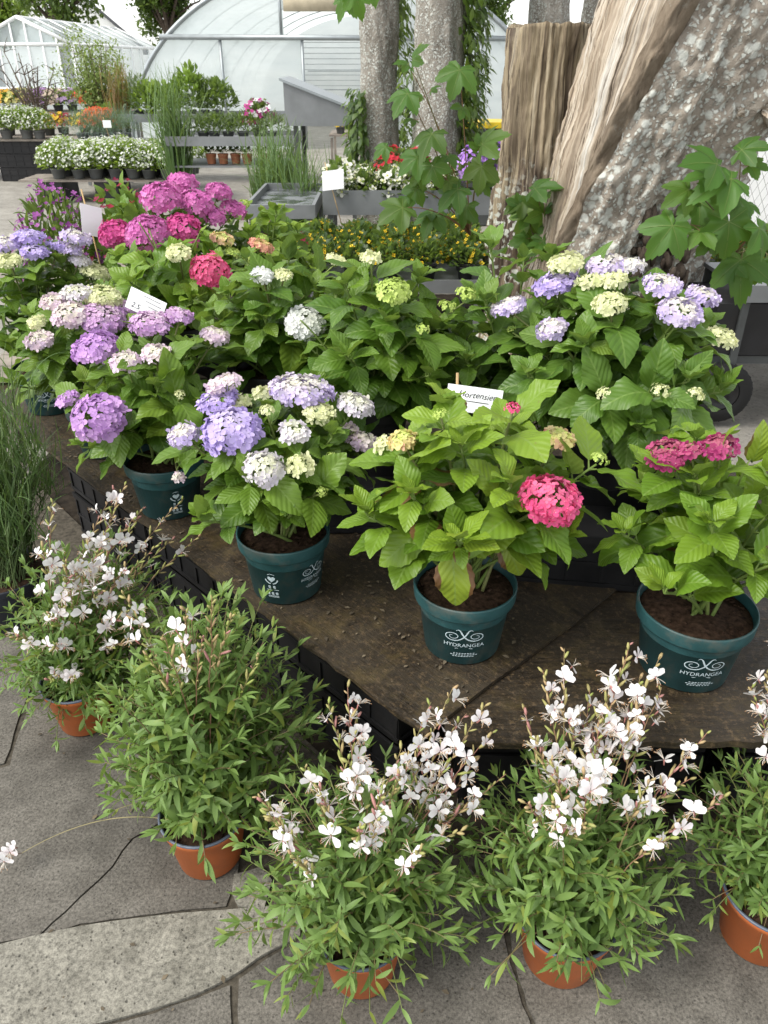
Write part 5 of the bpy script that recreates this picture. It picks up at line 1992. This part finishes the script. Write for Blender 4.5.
def tuft(label, loc, h, n, spread, cat='grass', mat='grass_leaf', name='tall_grass', pot='pot_black', tone=(0, 1), seed=0, group=None, plume=None):
    random.seed(4000 + seed)
    r = thing(name, loc, label, cat, group)
    x, y, z = loc
    b = Batch(); b.lathe(pot_profile(.10, .075, .16, .002, .02), (x, y, z), 20); build(b, 'pot', M[pot], r)
    lv = Batch()
    for k in range(n):
        a = U(0, 6.28); q = U(0, 1)
        d = nrm(np.array([math.cos(a) * spread * q, math.sin(a) * spread * q, 1]))
        L = h * U(.6, 1.05)
        lv.tpl(random.choice(BLADE), (x + U(-.06, .06), y + U(-.06, .06), z + .14), d, (math.cos(a + U(-1, 1)), math.sin(a + U(-1, 1)), .3), (.45 + .25 * L, L, L), (lerp(tone[0], tone[1], U(0, 1)), 0, 0))
    build(lv, 'foliage', M[mat], r)
    return r


M['red_grass'] = leaf_mat('reddish_grass', (0.14, 0.08, 0.03), (0.34, 0.20, 0.08), veins=0)
M['blue_grass'] = leaf_mat('blue_green_leaf', (0.085, 0.14, 0.115), (0.19, 0.27, 0.225), veins=0)
M['lime_leaf'] = leaf_mat('lime_leaf', (0.14, 0.24, 0.03), (0.34, 0.46, 0.06), veins=0)
M['pale_leaf'] = leaf_mat('pale_leaf', (0.15, 0.20, 0.06), (0.34, 0.40, 0.16), veins=0, trans=.4)
M['grey_leaf'] = leaf_mat('grey_green_leaf', (0.10, 0.14, 0.09), (0.24, 0.29, 0.18), veins=0)

for i, (u, v, Y, h, n, sp) in enumerate(((283, 205, 7.6, .85, 260, .55), (305, 215, 7.0, .62, 200, .6), (264, 190, 8.4, .6, 160, .55))):
    p = W(u, v, Y)
    tuft(('tall arching green grass beside the grey sloping box', 'shorter arching grass left of the petunia trough', 'grass clump behind the wet grey tray')[i], (p[0], Y, -.02 if i != 1 else -.02), p[2] + h * .75 + .02, n, sp * .7, seed=i, tone=(.2, 1))
p = W(178, 165, 9.9)
tuft('tall upright green grass among the white flower pots', (p[0], 9.9, .02), 1.45, 260, .30, seed=8, tone=(.3, 1))

# ------------------------------------------------------------------ far left tables
def stack_crates(label, u, v0, Y, n, w=.62):
    p = G(u, v0, 0)


cx_, cy_ = -5.55, 13.2
for k in range(3):
    crate(('lowest', 'middle', 'topmost')[k] + ' black crate in the far left stack under white flower pots', (cx_, cy_, -.028 + k * .195), 0, .78, .5, .19)
box_table('long far table with a dark edge carrying yellow pansies at the left', -7.2, -4.55, 12.9, 13.9, .57, 'wood_grey', lip=0)
al = None
random.seed(61)
ALG = 'pots of small white flowers'
for i, (u, v, Y, z) in enumerate([(u, 0, 12.95, .573) for u in (-2, 14, 31, 46)] + [(u + j * 5, 0, 10.95 + j * .26, .26) for j in range(3) for u in (58, 76, 94, 112, 130, 148, 166, 184)]):
    x = W(u, 160, Y)[0] + U(-.03, .03)
    lab = 'grey pot of small white flowers in the crowded low pallet row' if i > 3 else 'grey pot of small white flowers on the far left table by the black crates'
    grp = ALG if i > 3 else 'white flower pots on the far left table'
    if al is None:
        al = mini('white_flower_pot', lab, (x, Y, z), 'potted plant', grp, 'pot_grey', .095, .12, .25, .30, 'lime_leaf', 620, (.035, .07), fl=WHITE, nfl=300, fs=.016, tone=(.4, 1.0), seed=30)
    else:
        c_ = copy_tree(al, (x, Y, z), rz=U(0, 6.28), sc=U(.92, 1.08))
        c_['label'] = lab; c_['group'] = grp
pl = thing('wooden_pallet', (-3.45, 11.1, 0), 'low wooden pallet under the crowded white flower pots', 'pallet')
b = Batch()
for k in range(4):
    b.box((-4.75, 10.80 + k * .17, .235), (-2.75, 10.93 + k * .17, .257))
build(b, 'deck_boards', M['wood_grey'], pl, smooth=False)
b = Batch()
for k in range(3):
    build(Batch().box((-4.5 + k * .72, 10.82, -.02), (-4.2 + k * .72, 11.4, .233)), 'support_block', M['crate'], pl, smooth=False)
# yellow / purple pansies on the far-left table
pans = [[(.72, .52, .03)], [(.30, .08, .34)], [(.74, .55, .04), (.4, .04, .08)], [(.36, .03, .08), (.70, .45, .03)], [(.74, .56, .05)]]
for i, u in enumerate((8, 26, 48, 62, 84, 100, 112)):
    x = W(u, 125, 13.6)[0]
    mini('pansy_pot', ('pot of yellow pansies', 'pot of purple pansies', 'pot of yellow and red pansies', 'pot of dark red pansies with some yellow', 'pot of bright yellow pansies')[i % 5] + (' at the left end of the far table', ' behind the white flower pots on the far table', ' in the middle of the far table', ' left of the blue green grass', ' close to the end of the far table', ' nearest the reddish grass', ' at the right end of the far table')[i], (x, 13.62, .573), 'potted plant', 'pansies on the far table', 'pot_grey', .09, .11, .21, .18, 'tree_leaf', 200, (.04, .06), fl=pans[i % 5], nfl=100, fs=.032, tone=(.2, .9), seed=40 + i)

# blue-green fescue mounds and the table behind
box_table('grey planting table with the blue green mounds', -4.45, -2.95, 11.7, 12.5, .62, lip=.0)
bg = None
for i, u in enumerate((82, 96, 110, 124)):
    x = W(u, 130, 12.0)[0]
    if bg is None:
        bg = mini('blue_fescue', 'rounded blue green grass mound in the row on the planting table', (x, 12.0, .623), 'grass', 'blue green grass mounds', 'pot_grey', .09, .10, .24, .24, 'blue_grass', 600, (.10, .2), BLADE, nfl=0, seed=50, up=2.0)
    else:
        copy_tree(bg, (x, 12.0, .623), rz=U(0, 6.28))
pc = W(107, 124, 11.6)
card('small white card standing before the blue green mounds', pc, (1, 0, 0), (0, 0, 1), .11, .09, stick=pc + np.array([.02, 0, -.3]))

box_table('long grey table with lower shelf in front of the polytunnel', -2.5, -1.02, 9.75, 10.6, .80, lip=.05, shelf=.54)
box_table('far grey table of mixed young plants against the polytunnel', -3.9, -1.25, 12.7, 13.5, .86, lip=.06)
for i, (u, m, h, tone, sp, lab) in enumerate(((140, 'grey_leaf', .34, (0, 1), LANCE, 'grey green bushy herb'), (152, 'lime_leaf', .26, (.3, 1), TINY, 'lime green leafy plant'), (168, 'lime_leaf', .22, (0, .7), TINY, 'low bright green plant'), (192, 'hyd_fresh', .42, (.3, 1), HYD_LOW, 'tall fresh green leafy plant'), (205, 'grey_leaf', .30, (.2, .9), LANCE, 'grey leaved plant'), (218, 'tree_leaf', .28, (.3, 1), TINY, 'mid green bushy plant'))):
    x = W(u, 115, 12.95)[0]
    mini('young_plant', lab + ' on the far table by the polytunnel', (x, 12.95, .865), 'potted plant', 'young plants on the far table', 'pot_grey', .08, .10, .30, h * 1.35, m, 420, (.05, .12), sp, nfl=0, tone=tone, seed=60 + i, up=1.6)
for i, (u, m, lab) in enumerate(((203, 'grey_leaf', 'pale low herb at the left of the long grey table'), (214, 'tree_leaf', 'low green herb beside the pale herb'), (228, 'grey_leaf', 'soft grey herb in the middle of the long grey table'), (243, 'tree_leaf', 'green feathery herb right of the grey herb'), (272, 'grey_leaf', 'low herb at the right end of the long grey table'))):
    x = W(u, 130, 10.0)[0]
    mini('herb_pot', lab, (x, 10.0, .803), 'potted plant', 'herbs on the long grey table', 'pot_grey', .07, .08, .24, .17, m, 420, (.03, .09), LANCE, nfl=0, tone=(.2, 1), seed=70 + i, up=1.5)
x = W(258, 112, 10.15)[0]
mini('petunia', 'potted plant with magenta and white flowers beside the grey sloping box', (x, 10.15, .803), 'potted plant', None, 'pot_grey', .09, .12, .19, .26, 'tree_leaf', 220, (.05, .08), fl=[(.55, .05, .30), (.80, .78, .78), (.5, .04, .26)], nfl=90, fs=.032, tone=(.2, .9), seed=80)
tc = None
for i, u in enumerate((212, 224, 236, 248, 264)):
    x = W(u, 165, 9.95)[0]
    if tc is None:
        tc = mini('terracotta_pot', 'small terracotta pot with seedlings on the lower shelf of the grey table', (x, 9.95, .543), 'potted plant', 'terracotta pots on the shelf', 'terracotta', .065, .11, .07, .06, 'tree_leaf', 60, (.03, .05), nfl=0, seed=81)
    else:
        copy_tree(tc, (x, 9.95 + U(-.03, .05), .543))
# sloping grey metal box
sbx = thing('sloping_cold_frame', (-.75, 10.0, 0), 'grey sloping metal cold frame on legs before the polytunnel', 'cold frame')
x0, x1 = W(284, 100, 9.6)[0], W(356, 120, 9.6)[0]
zt0, zt1, zb_ = W(284, 81, 9.6)[2], W(356, 112, 9.6)[2], W(300, 126, 9.6)[2]
b = Batch()
vs = [(x0, 9.6, zb_), (x1, 9.6, zb_), (x1, 9.6, zt1), (x0, 9.6, zt0)]
vs += [(a, 10.7, c_) for a, _, c_ in vs]
b.add(vs, [(0, 1, 2, 3), (4, 7, 6, 5), (0, 4, 5, 1), (2, 6, 7, 3), (0, 3, 7, 4), (1, 5, 6, 2)])
build(b, 'box', M['metal_grey'], sbx, smooth=False)
b = Batch()
b.add([(x0 - .04, 9.57, zt0 + .004), (x1 + .02, 9.57, zt1 + .004), (x1 + .02, 10.73, zt1 + .004), (x0 - .04, 10.73, zt0 + .004), (x0 - .04, 9.57, zt0 + .03), (x1 + .02, 9.57, zt1 + .03), (x1 + .02, 10.73, zt1 + .03), (x0 - .04, 10.73, zt0 + .03)],
      [(0, 3, 2, 1), (4, 5, 6, 7), (0, 1, 5, 4), (1, 2, 6, 5), (2, 3, 7, 6), (3, 0, 4, 7)])
build(b, 'lid', M['galv'], sbx, smooth=False)
for sx in (x0 + .08, x1 - .06):
    for sy in (9.66, 10.6):
        build(Batch().box((sx, sy, -.02), (sx + .05, sy + .05, zb_ - .002)), 'leg', M['metal_dark'], sbx, smooth=False)
# far colourful bed seen under the cold frame
box_table('far table of yellow and orange flowers seen under the cold frame', -.9, .1, 14.0, 15.0, .55, 'wood_grey', lip=0)
for i, (xx, cc, lab) in enumerate(((-.72, [(.72, .52, .03)], 'yellow'), (-.42, [(.74, .56, .06)], 'golden'), (-.14, [(.70, .22, .10), (.72, .50, .05)], 'orange and yellow'))):
    mini('bedding_plant', f'mound of {lab} flowers on the far table under the cold frame', (xx, 14.2, .553), 'flower', None, 'pot_grey', .08, .10, .19, .14, 'tree_leaf', 120, (.04, .07), fl=cc, nfl=100, fs=.03, seed=90 + i)

# wooden decking at left
b = Batch()
for k in range(7):
    b.box((-6.5, 6.55 + k * .19, -.026), (-2.05, 6.72 + k * .19, .012))
tag(build(b, 'boardwalk_path', M['wood_grey'], None, (-4, 6.5, 0), smooth=False), kind='structure')

# far flower row before the glasshouse
box_table('farthest flower bench before the glasshouse', -8.6, -4.9, 16.6, 17.5, .75, 'wood_grey', lip=0)
for i, (u, cc, nm) in enumerate(((5, [(.70, .40, .05)], 'orange'), (22, [(.5, .5, .2), (.7, .6, .2)], 'pale yellow'), (42, [(.34, .20, .40)], 'mauve'), (58, [(.55, .45, .35)], 'beige'), (72, [(.40, .28, .45)], 'violet'), (90, [(.66, .10, .04)], 'scarlet'), (103, [(.70, .13, .05)], 'orange red'))):
    x = W(u, 105, 16.9)[0]
    mini('bedding_plant', f'mound of {nm} flowers on the farthest bench before the glasshouse', (x, 16.9, .753), 'flower', 'flowers on the farthest bench', 'pot_grey', .1, .1, .36, .24, 'tree_leaf', 260, (.06, .10), fl=cc, nfl=130, fs=.045, seed=100 + i)
for i, (u, lab) in enumerate(((95, 'scarlet flowers left of the reddish grass'), (107, 'orange red flowers beside the reddish grass'))):
    mini('bedding_plant', 'mound of ' + lab, (W(u, 110, 13.3)[0], 13.3, .573), 'flower', None, 'pot_grey', .1, .12, .24, .24, 'tree_leaf', 160, (.05, .08), fl=[(.68, .09, .03), (.72, .16, .05)], nfl=170, fs=.04, seed=130 + i)
p = W(88, 108, 13.0)
mini('lime_plant', 'bright lime green round plant left of the reddish grass', (p[0], 13.9, .60), 'potted plant', None, 'pot_grey', .1, .12, .21, .25, 'lime_leaf', 260, (.05, .10), nfl=0, seed=120)
p = W(122, 112, 12.9)
tuft('upright reddish brown grass before the polytunnel corner', (p[0], 12.9, .55), 1.0, 170, .40, mat='red_grass', seed=20, name='red_grass')

# pale shrub and bare shrub
def shrub(name, label, loc, h, crown_r, crown_z, nleaf, mat, ls, seed, n_limb=7, stems_r=.02, crown_h=None, pot=False):
    random.seed(seed)
    x, y, z = loc
    r = thing(name, loc, label, 'shrub' if 'tree' not in name else 'tree')
    tw, lv = Batch(), Batch()
    ch = crown_h or crown_r
    for k in range(n_limb):
        a = U(0, 6.28)
        q = U(.3, .95)
        e = np.array([x + crown_r * q * math.cos(a), y + crown_r * q * math.sin(a), z + crown_z + ch * U(-.2, .85)])
        b0 = np.array([x + U(-.05, .05) * crown_r, y + U(-.05, .05) * crown_r, z])
        pts = bez(b0, (b0[0] * .7 + e[0] * .3, b0[1] * .7 + e[1] * .3, z + crown_z * .7), e, 10)
        tw.tube(pts, np.linspace(stems_r, stems_r * .25, 10), 6, (.12, .09, .06))
        for m in range(7):
            t = random.randint(4, 9)
            d = RNG.normal(0, 1, 3); d[2] = abs(d[2]) * .8
            e2 = pts[t] + nrm(d) * crown_r * U(.25, .55)
            tw.tube([pts[t], lerp(pts[t], e2, .5) + np.array([0, 0, .02]), e2], [stems_r * .3, stems_r * .2, stems_r * .08], 4, (.12, .09, .07), cap=False)
            for w in range(max(0, nleaf // (n_limb * 7))):
                pp = e2 + RNG.normal(0, crown_r * .16, 3)
                lv.tpl(random.choice(TINY), pp, nrm(RNG.normal(0, 1, 3)), (U(-.5, .5), U(-.5, .5), 1), U(*ls), (U(0, 1), 0, 0))
    build(tw, 'branches' if 'tree' not in name else 'trunk', M['stem_green'], r)
    if nleaf:
        build(lv, 'foliage' if 'tree' not in name else 'crown', M[mat], r)
    return r


p = W(101, 110, 14.6)
shrub('potted_shrub', 'pale green airy round shrub left of the polytunnel', (p[0], 14.6, .3), 1.6, .52, .98, 5200, 'pale_leaf', (.035, .065), 7, 16, .018, crown_h=.75)
p = W(36, 110, 16.0)
shrub('bare_shrub', 'bare twiggy grey shrub before the glasshouse', (p[0], 16.0, .3), 1.6, .62, .9, 160, 'grey_leaf', (.03, .05), 9, 14, .03)

# ------------------------------------------------------------------ polytunnel
TY, TX, TA, TH, TL = 18.0, -.88, 4.4, 3.2, 20.0
pt = thing('polytunnel', (TX, TY, 0), 'large white polythene tunnel greenhouse with an arched end wall', 'greenhouse')


def zel(x):
    q = 1 - ((x - TX) / TA) ** 2
    return TH * math.sqrt(max(0, q))


def px(u, v=60):
    return W(u, v, TY)[0]


BARZ = 2.0
b = Batch()
xs = np.linspace(TX - TA, TX + TA, 90)


def strip(xa, xb, zlo, zhi_fn, Y=TY):
    q = [xa] + [x for x in xs if xa < x < xb] + [xb]
    vs, f = [], []
    for x in q:
        zt_ = max(zlo, zhi_fn(x))
        vs += [(x, Y, zlo), (x, Y, zt_)]
    for i in range(len(q) - 1):
        f.append((2 * i, 2 * i + 2, 2 * i + 3, 2 * i + 1))
    b.add(vs, f)


strip(TX - TA, px(303), -.02, lambda x: min(BARZ - .03, zel(x)))
strip(TX - TA, px(283, 20), BARZ + .03, zel)
strip(px(283, 20), px(398, 20), 2.45, zel)
strip(px(398), TX + TA, -.02, lambda x: min(BARZ - .03, zel(x)))
strip(px(398), TX + TA, BARZ + .03, zel)
build(b, 'end_sheet', M['film'], pt)
b = Batch()
nA = 40
vs, f = [], []
for j, yy in enumerate(np.linspace(TY + .02, TY + TL, 12)):
    for i in range(nA + 1):
        a = math.pi * i / nA
        vs.append((TX + TA * math.cos(a), yy, TH * math.sin(a) + .01))
for j in range(11):
    for i in range(nA):
        f.append((j * (nA + 1) + i, j * (nA + 1) + i + 1, (j + 1) * (nA + 1) + i + 1, (j + 1) * (nA + 1) + i))
b.add(vs, f)
vs = [(TX, TY + TL, 0)] + [(TX + TA * math.cos(math.pi * i / nA), TY + TL, TH * math.sin(math.pi * i / nA)) for i in range(nA + 1)]
b.add(vs, [(0, i, i + 1) for i in range(1, nA + 1)])
build(b, 'cover', M['film'], pt)


def hoop(Y, r):
    return Batch().tube([(TX + (TA + .01) * math.cos(a), Y, (TH + .01) * math.sin(a)) for a in np.linspace(0, math.pi, 50)], r, 8)


build(hoop(TY - .03, .05), 'end_hoop', M['galv'], pt)
for k in range(6):
    build(hoop(TY + 2.5 + k * 2.8, .022), 'hoop', M['galv'], pt)
b = Batch()
b.tube([(px(160, 36), TY - .06, BARZ), (px(525, 40), TY - .06, BARZ - .03)], .05, 8)
build(b, 'crossbar', M['galv'], pt)
for u, z1 in ((222, BARZ), (303, BARZ), (283, 2.9), (398, 2.6), (480, BARZ)):
    build(Batch().tube([(px(u), TY - .04, 0 if u != 283 else BARZ), (px(u), TY - .04, z1)], .03, 8), 'upright', M['galv'], pt)
b = Batch()
for k in range(9):
    z = 1.15 + k * .095
    b.tube([(px(303), TY + .06, z), (px(398), TY + .06, z)], .006, 5, cap=False)
for k in range(4):
    b.tube([(px(303), TY + 1.0, .35 + k * .35), (px(398), TY + 1.0, .35 + k * .35)], .010, 5, cap=False)
build(b, 'wire_rail', M['galv'], pt)
b = Batch()
b.box((px(284, 8), TY - .14, 2.42), (px(400, 8), TY - .09, 2.80))
build(b, 'vent_flap', M['curtain'], pt)

# glasshouse
gh = thing('glasshouse', (-10, 25, 0), 'white framed glasshouse with a pitched roof at the far left', 'greenhouse')
gx0, gx1, gxp = -11.5, -8.65, -10.05
ge, gp_ = 1.98, 2.62
gY, gL = 25, 9
b = Batch()
b.add([(gx0, gY, 0), (gx1, gY, 0), (gx1, gY, ge), (gxp, gY, gp_), (gx0, gY, ge)], [(0, 1, 2, 3, 4)])
b.add([(gx1, gY, 0), (gx1, gY + gL, 0), (gx1, gY + gL, ge), (gx1, gY, ge)], [(0, 1, 2, 3)])
b.add([(gx1, gY, ge), (gx1, gY + gL, ge), (gxp, gY + gL, gp_), (gxp, gY, gp_)], [(0, 1, 2, 3)])
b.add([(gx0, gY, ge), (gx0, gY + gL, ge), (gxp, gY + gL, gp_), (gxp, gY, gp_)], [(0, 3, 2, 1)])
build(b, 'glass', M['pane'], gh, smooth=False)
b = Batch()
fy = gY - .03
for k in range(8):
    x = lerp(gx0, gx1, k / 7)
    zt_ = lerp(ge, gp_, 1 - abs(x - gxp) / 1.45)
    b.tube([(x, fy, 0), (x, fy, zt_)], .03, 6)
for k in range(9):
    y = gY + gL * k / 8
    b.tube([(gx1 + .03, y, 0), (gx1 + .03, y, ge)], .03, 6)
    b.tube([(gx1, y, ge + .03), (gxp, y, gp_ + .03)], .025, 6)
for q in (((gx0, fy, ge), (gxp, fy, gp_)), ((gxp, fy, gp_), (gx1, fy, ge)), ((gx0, fy, ge), (gx1, fy, ge)), ((gx0, fy, .9), (gx1, fy, .9)), ((gx1, gY, ge), (gx1, gY + gL, ge)), ((gxp, gY, gp_), (gxp, gY + gL, gp_))):
    b.tube(q, .045, 6)
build(b, 'frame', M['white_paint'], gh)
# white gabled house
hs = thing('white_house', (-15, 45, 0), 'white gabled house with a dark roof edge beyond the glasshouse', 'house')
b = Batch()
hx0, hx1, hxp, he, hpk, sk = -22.0, -12.1, -17.05, 2.1, 6.2, -4.6
b.add([(hx0, 45, 0), (hx1, 45, 0), (hx1, 45, he), (hxp, 45, hpk), (hx0, 45, he), (hx0 + sk, 55, 0), (hx1 + sk, 55, 0), (hx1 + sk, 55, he), (hxp + sk, 55, hpk), (hx0 + sk, 55, he)],
      [(0, 1, 2, 3, 4), (9, 8, 7, 6, 5), (1, 6, 7, 2), (0, 4, 9, 5)])
build(b, 'wall', M['white_paint'], hs, smooth=False)
b = Batch()
for xa in (hx1 + .35, hx0 - .35):
    za = he - .28
    vs = [(xa, 44.85, za + .02), (hxp, 44.85, hpk + .02), (hxp + sk, 55.4, hpk + .02), (xa + sk, 55.4, za + .02)]
    vs += [(a, q, c_ + .16) for a, q, c_ in vs]
    b.add(vs, [(0, 1, 2, 3), (4, 7, 6, 5), (0, 4, 5, 1), (1, 5, 6, 2), (2, 6, 7, 3), (3, 7, 4, 0)])
build(b, 'roof', M['slate'], hs, smooth=False)


def big_tree(label, x, y, h, r, ch, n, mat, seed, ls=(.13, .26)):
    n = n * 3
    random.seed(seed)
    t = thing('garden_tree', (x, y, 0), label, 'tree')
    tw, lv = Batch(), Batch()
    tw.tube([(x, y, -.1), (x + .1, y, h * .5), (x, y, h)], [.28, .22, .10], 10, (.10, .08, .06))
    for k in range(9):
        a = k * 2.4
        e = (x + r * .7 * math.cos(a), y + r * .7 * math.sin(a), h + U(-.3, .6) * ch)
        tw.tube(bez((x, y, h * .55), (x + r * .2 * math.cos(a), y + r * .2 * math.sin(a), h * .8), e, 8), np.linspace(.11, .03, 8), 6, (.10, .08, .06))
    cl = [(nrm(RNG.normal(0, 1, 3)) * U(.35, .95), U(.22, .42)) for _ in range(34)]
    for k in range(n):
        cc, cr = random.choice(cl)
        d = cc + nrm(RNG.normal(0, 1, 3)) * cr * U(.3, 1)
        p = np.array([x, y, h]) + d * np.array([r, r, ch])
        lv.tpl(random.choice(TINY), p, nrm(RNG.normal(0, 1, 3)), (U(-.6, .6), U(-.6, .6), 1), U(*ls), (U(0, 1), 0, 0))
    build(tw, 'trunk', M['bark_dark'], t)
    build(lv, 'crown', M[mat], t)


big_tree('airy light green tree rising above the glasshouse', -12.9, 36, 4.3, 1.9, 1.9, 2000, 'tree_leaf', 31)
big_tree('dark dense tree behind the polytunnel arch', -10.0, 42, 4.5, 2.3, 2.5, 5200, 'tree_leaf', 32)
big_tree('yellow green tree at the far left edge behind the glasshouse', -16.6, 38, 3.0, 2.0, 1.2, 2200, 'lime_leaf', 33)
big_tree('green tree behind the polytunnel right of the ivy trunk', 4.2, 40, 4.0, 2.4, 2.2, 3000, 'tree_leaf', 34)
big_tree('dark conifer like tree between the two slim trunks', .8, 30, 2.6, .9, 2.6, 2600, 'tree_leaf', 35, (.2, .4))

# ------------------------------------------------------------------ light
SUN_EL, SUN_DIR = R(52), nrm([-.45, -.22, 0])
w = bpy.data.worlds.new('World')
S.world = w
w.use_nodes = True
nt = w.node_tree
nt.nodes.clear()
sky = nt.nodes.new('ShaderNodeTexSky')
sky.sky_type = 'NISHITA'
sky.sun_disc = False
sky.sun_elevation = SUN_EL
sky.sun_rotation = math.atan2(SUN_DIR[0], SUN_DIR[1])
sky.air_density = 1.0
sky.dust_density = 1.0
hsv = nt.nodes.new('ShaderNodeHueSaturation')
hsv.inputs['Saturation'].default_value = .14
bgn = nt.nodes.new('ShaderNodeBackground')
bgn.inputs['Strength'].default_value = .15
wo = nt.nodes.new('ShaderNodeOutputWorld')
nt.links.new(sky.outputs[0], hsv.inputs['Color'])
nt.links.new(hsv.outputs[0], bgn.inputs['Color'])
nt.links.new(bgn.outputs[0], wo.inputs['Surface'])
sl = bpy.data.lights.new('sun', 'SUN')
sl.energy = 1.7
sl.angle = R(28)
sl.color = (1.0, .955, .87)
so = bpy.data.objects.new('sun', sl)
COL.objects.link(so)
so.location = (-4, -3, 8)
dirv = Vector((-SUN_DIR[0] * math.cos(SUN_EL), -SUN_DIR[1] * math.cos(SUN_EL), -math.sin(SUN_EL)))
so.rotation_euler = dirv.to_track_quat('-Z', 'Y').to_euler()

S.view_settings.view_transform = 'Standard'
S.view_settings.look = 'None'
S.view_settings.exposure = 1.16
S.view_settings.gamma = 1.0
S.render.engine = 'CYCLES'
S.cycles.use_denoising = True
S.cycles.max_bounces = 8
S.cycles.transparent_max_bounces = 12
S.cycles.diffuse_bounces = 4
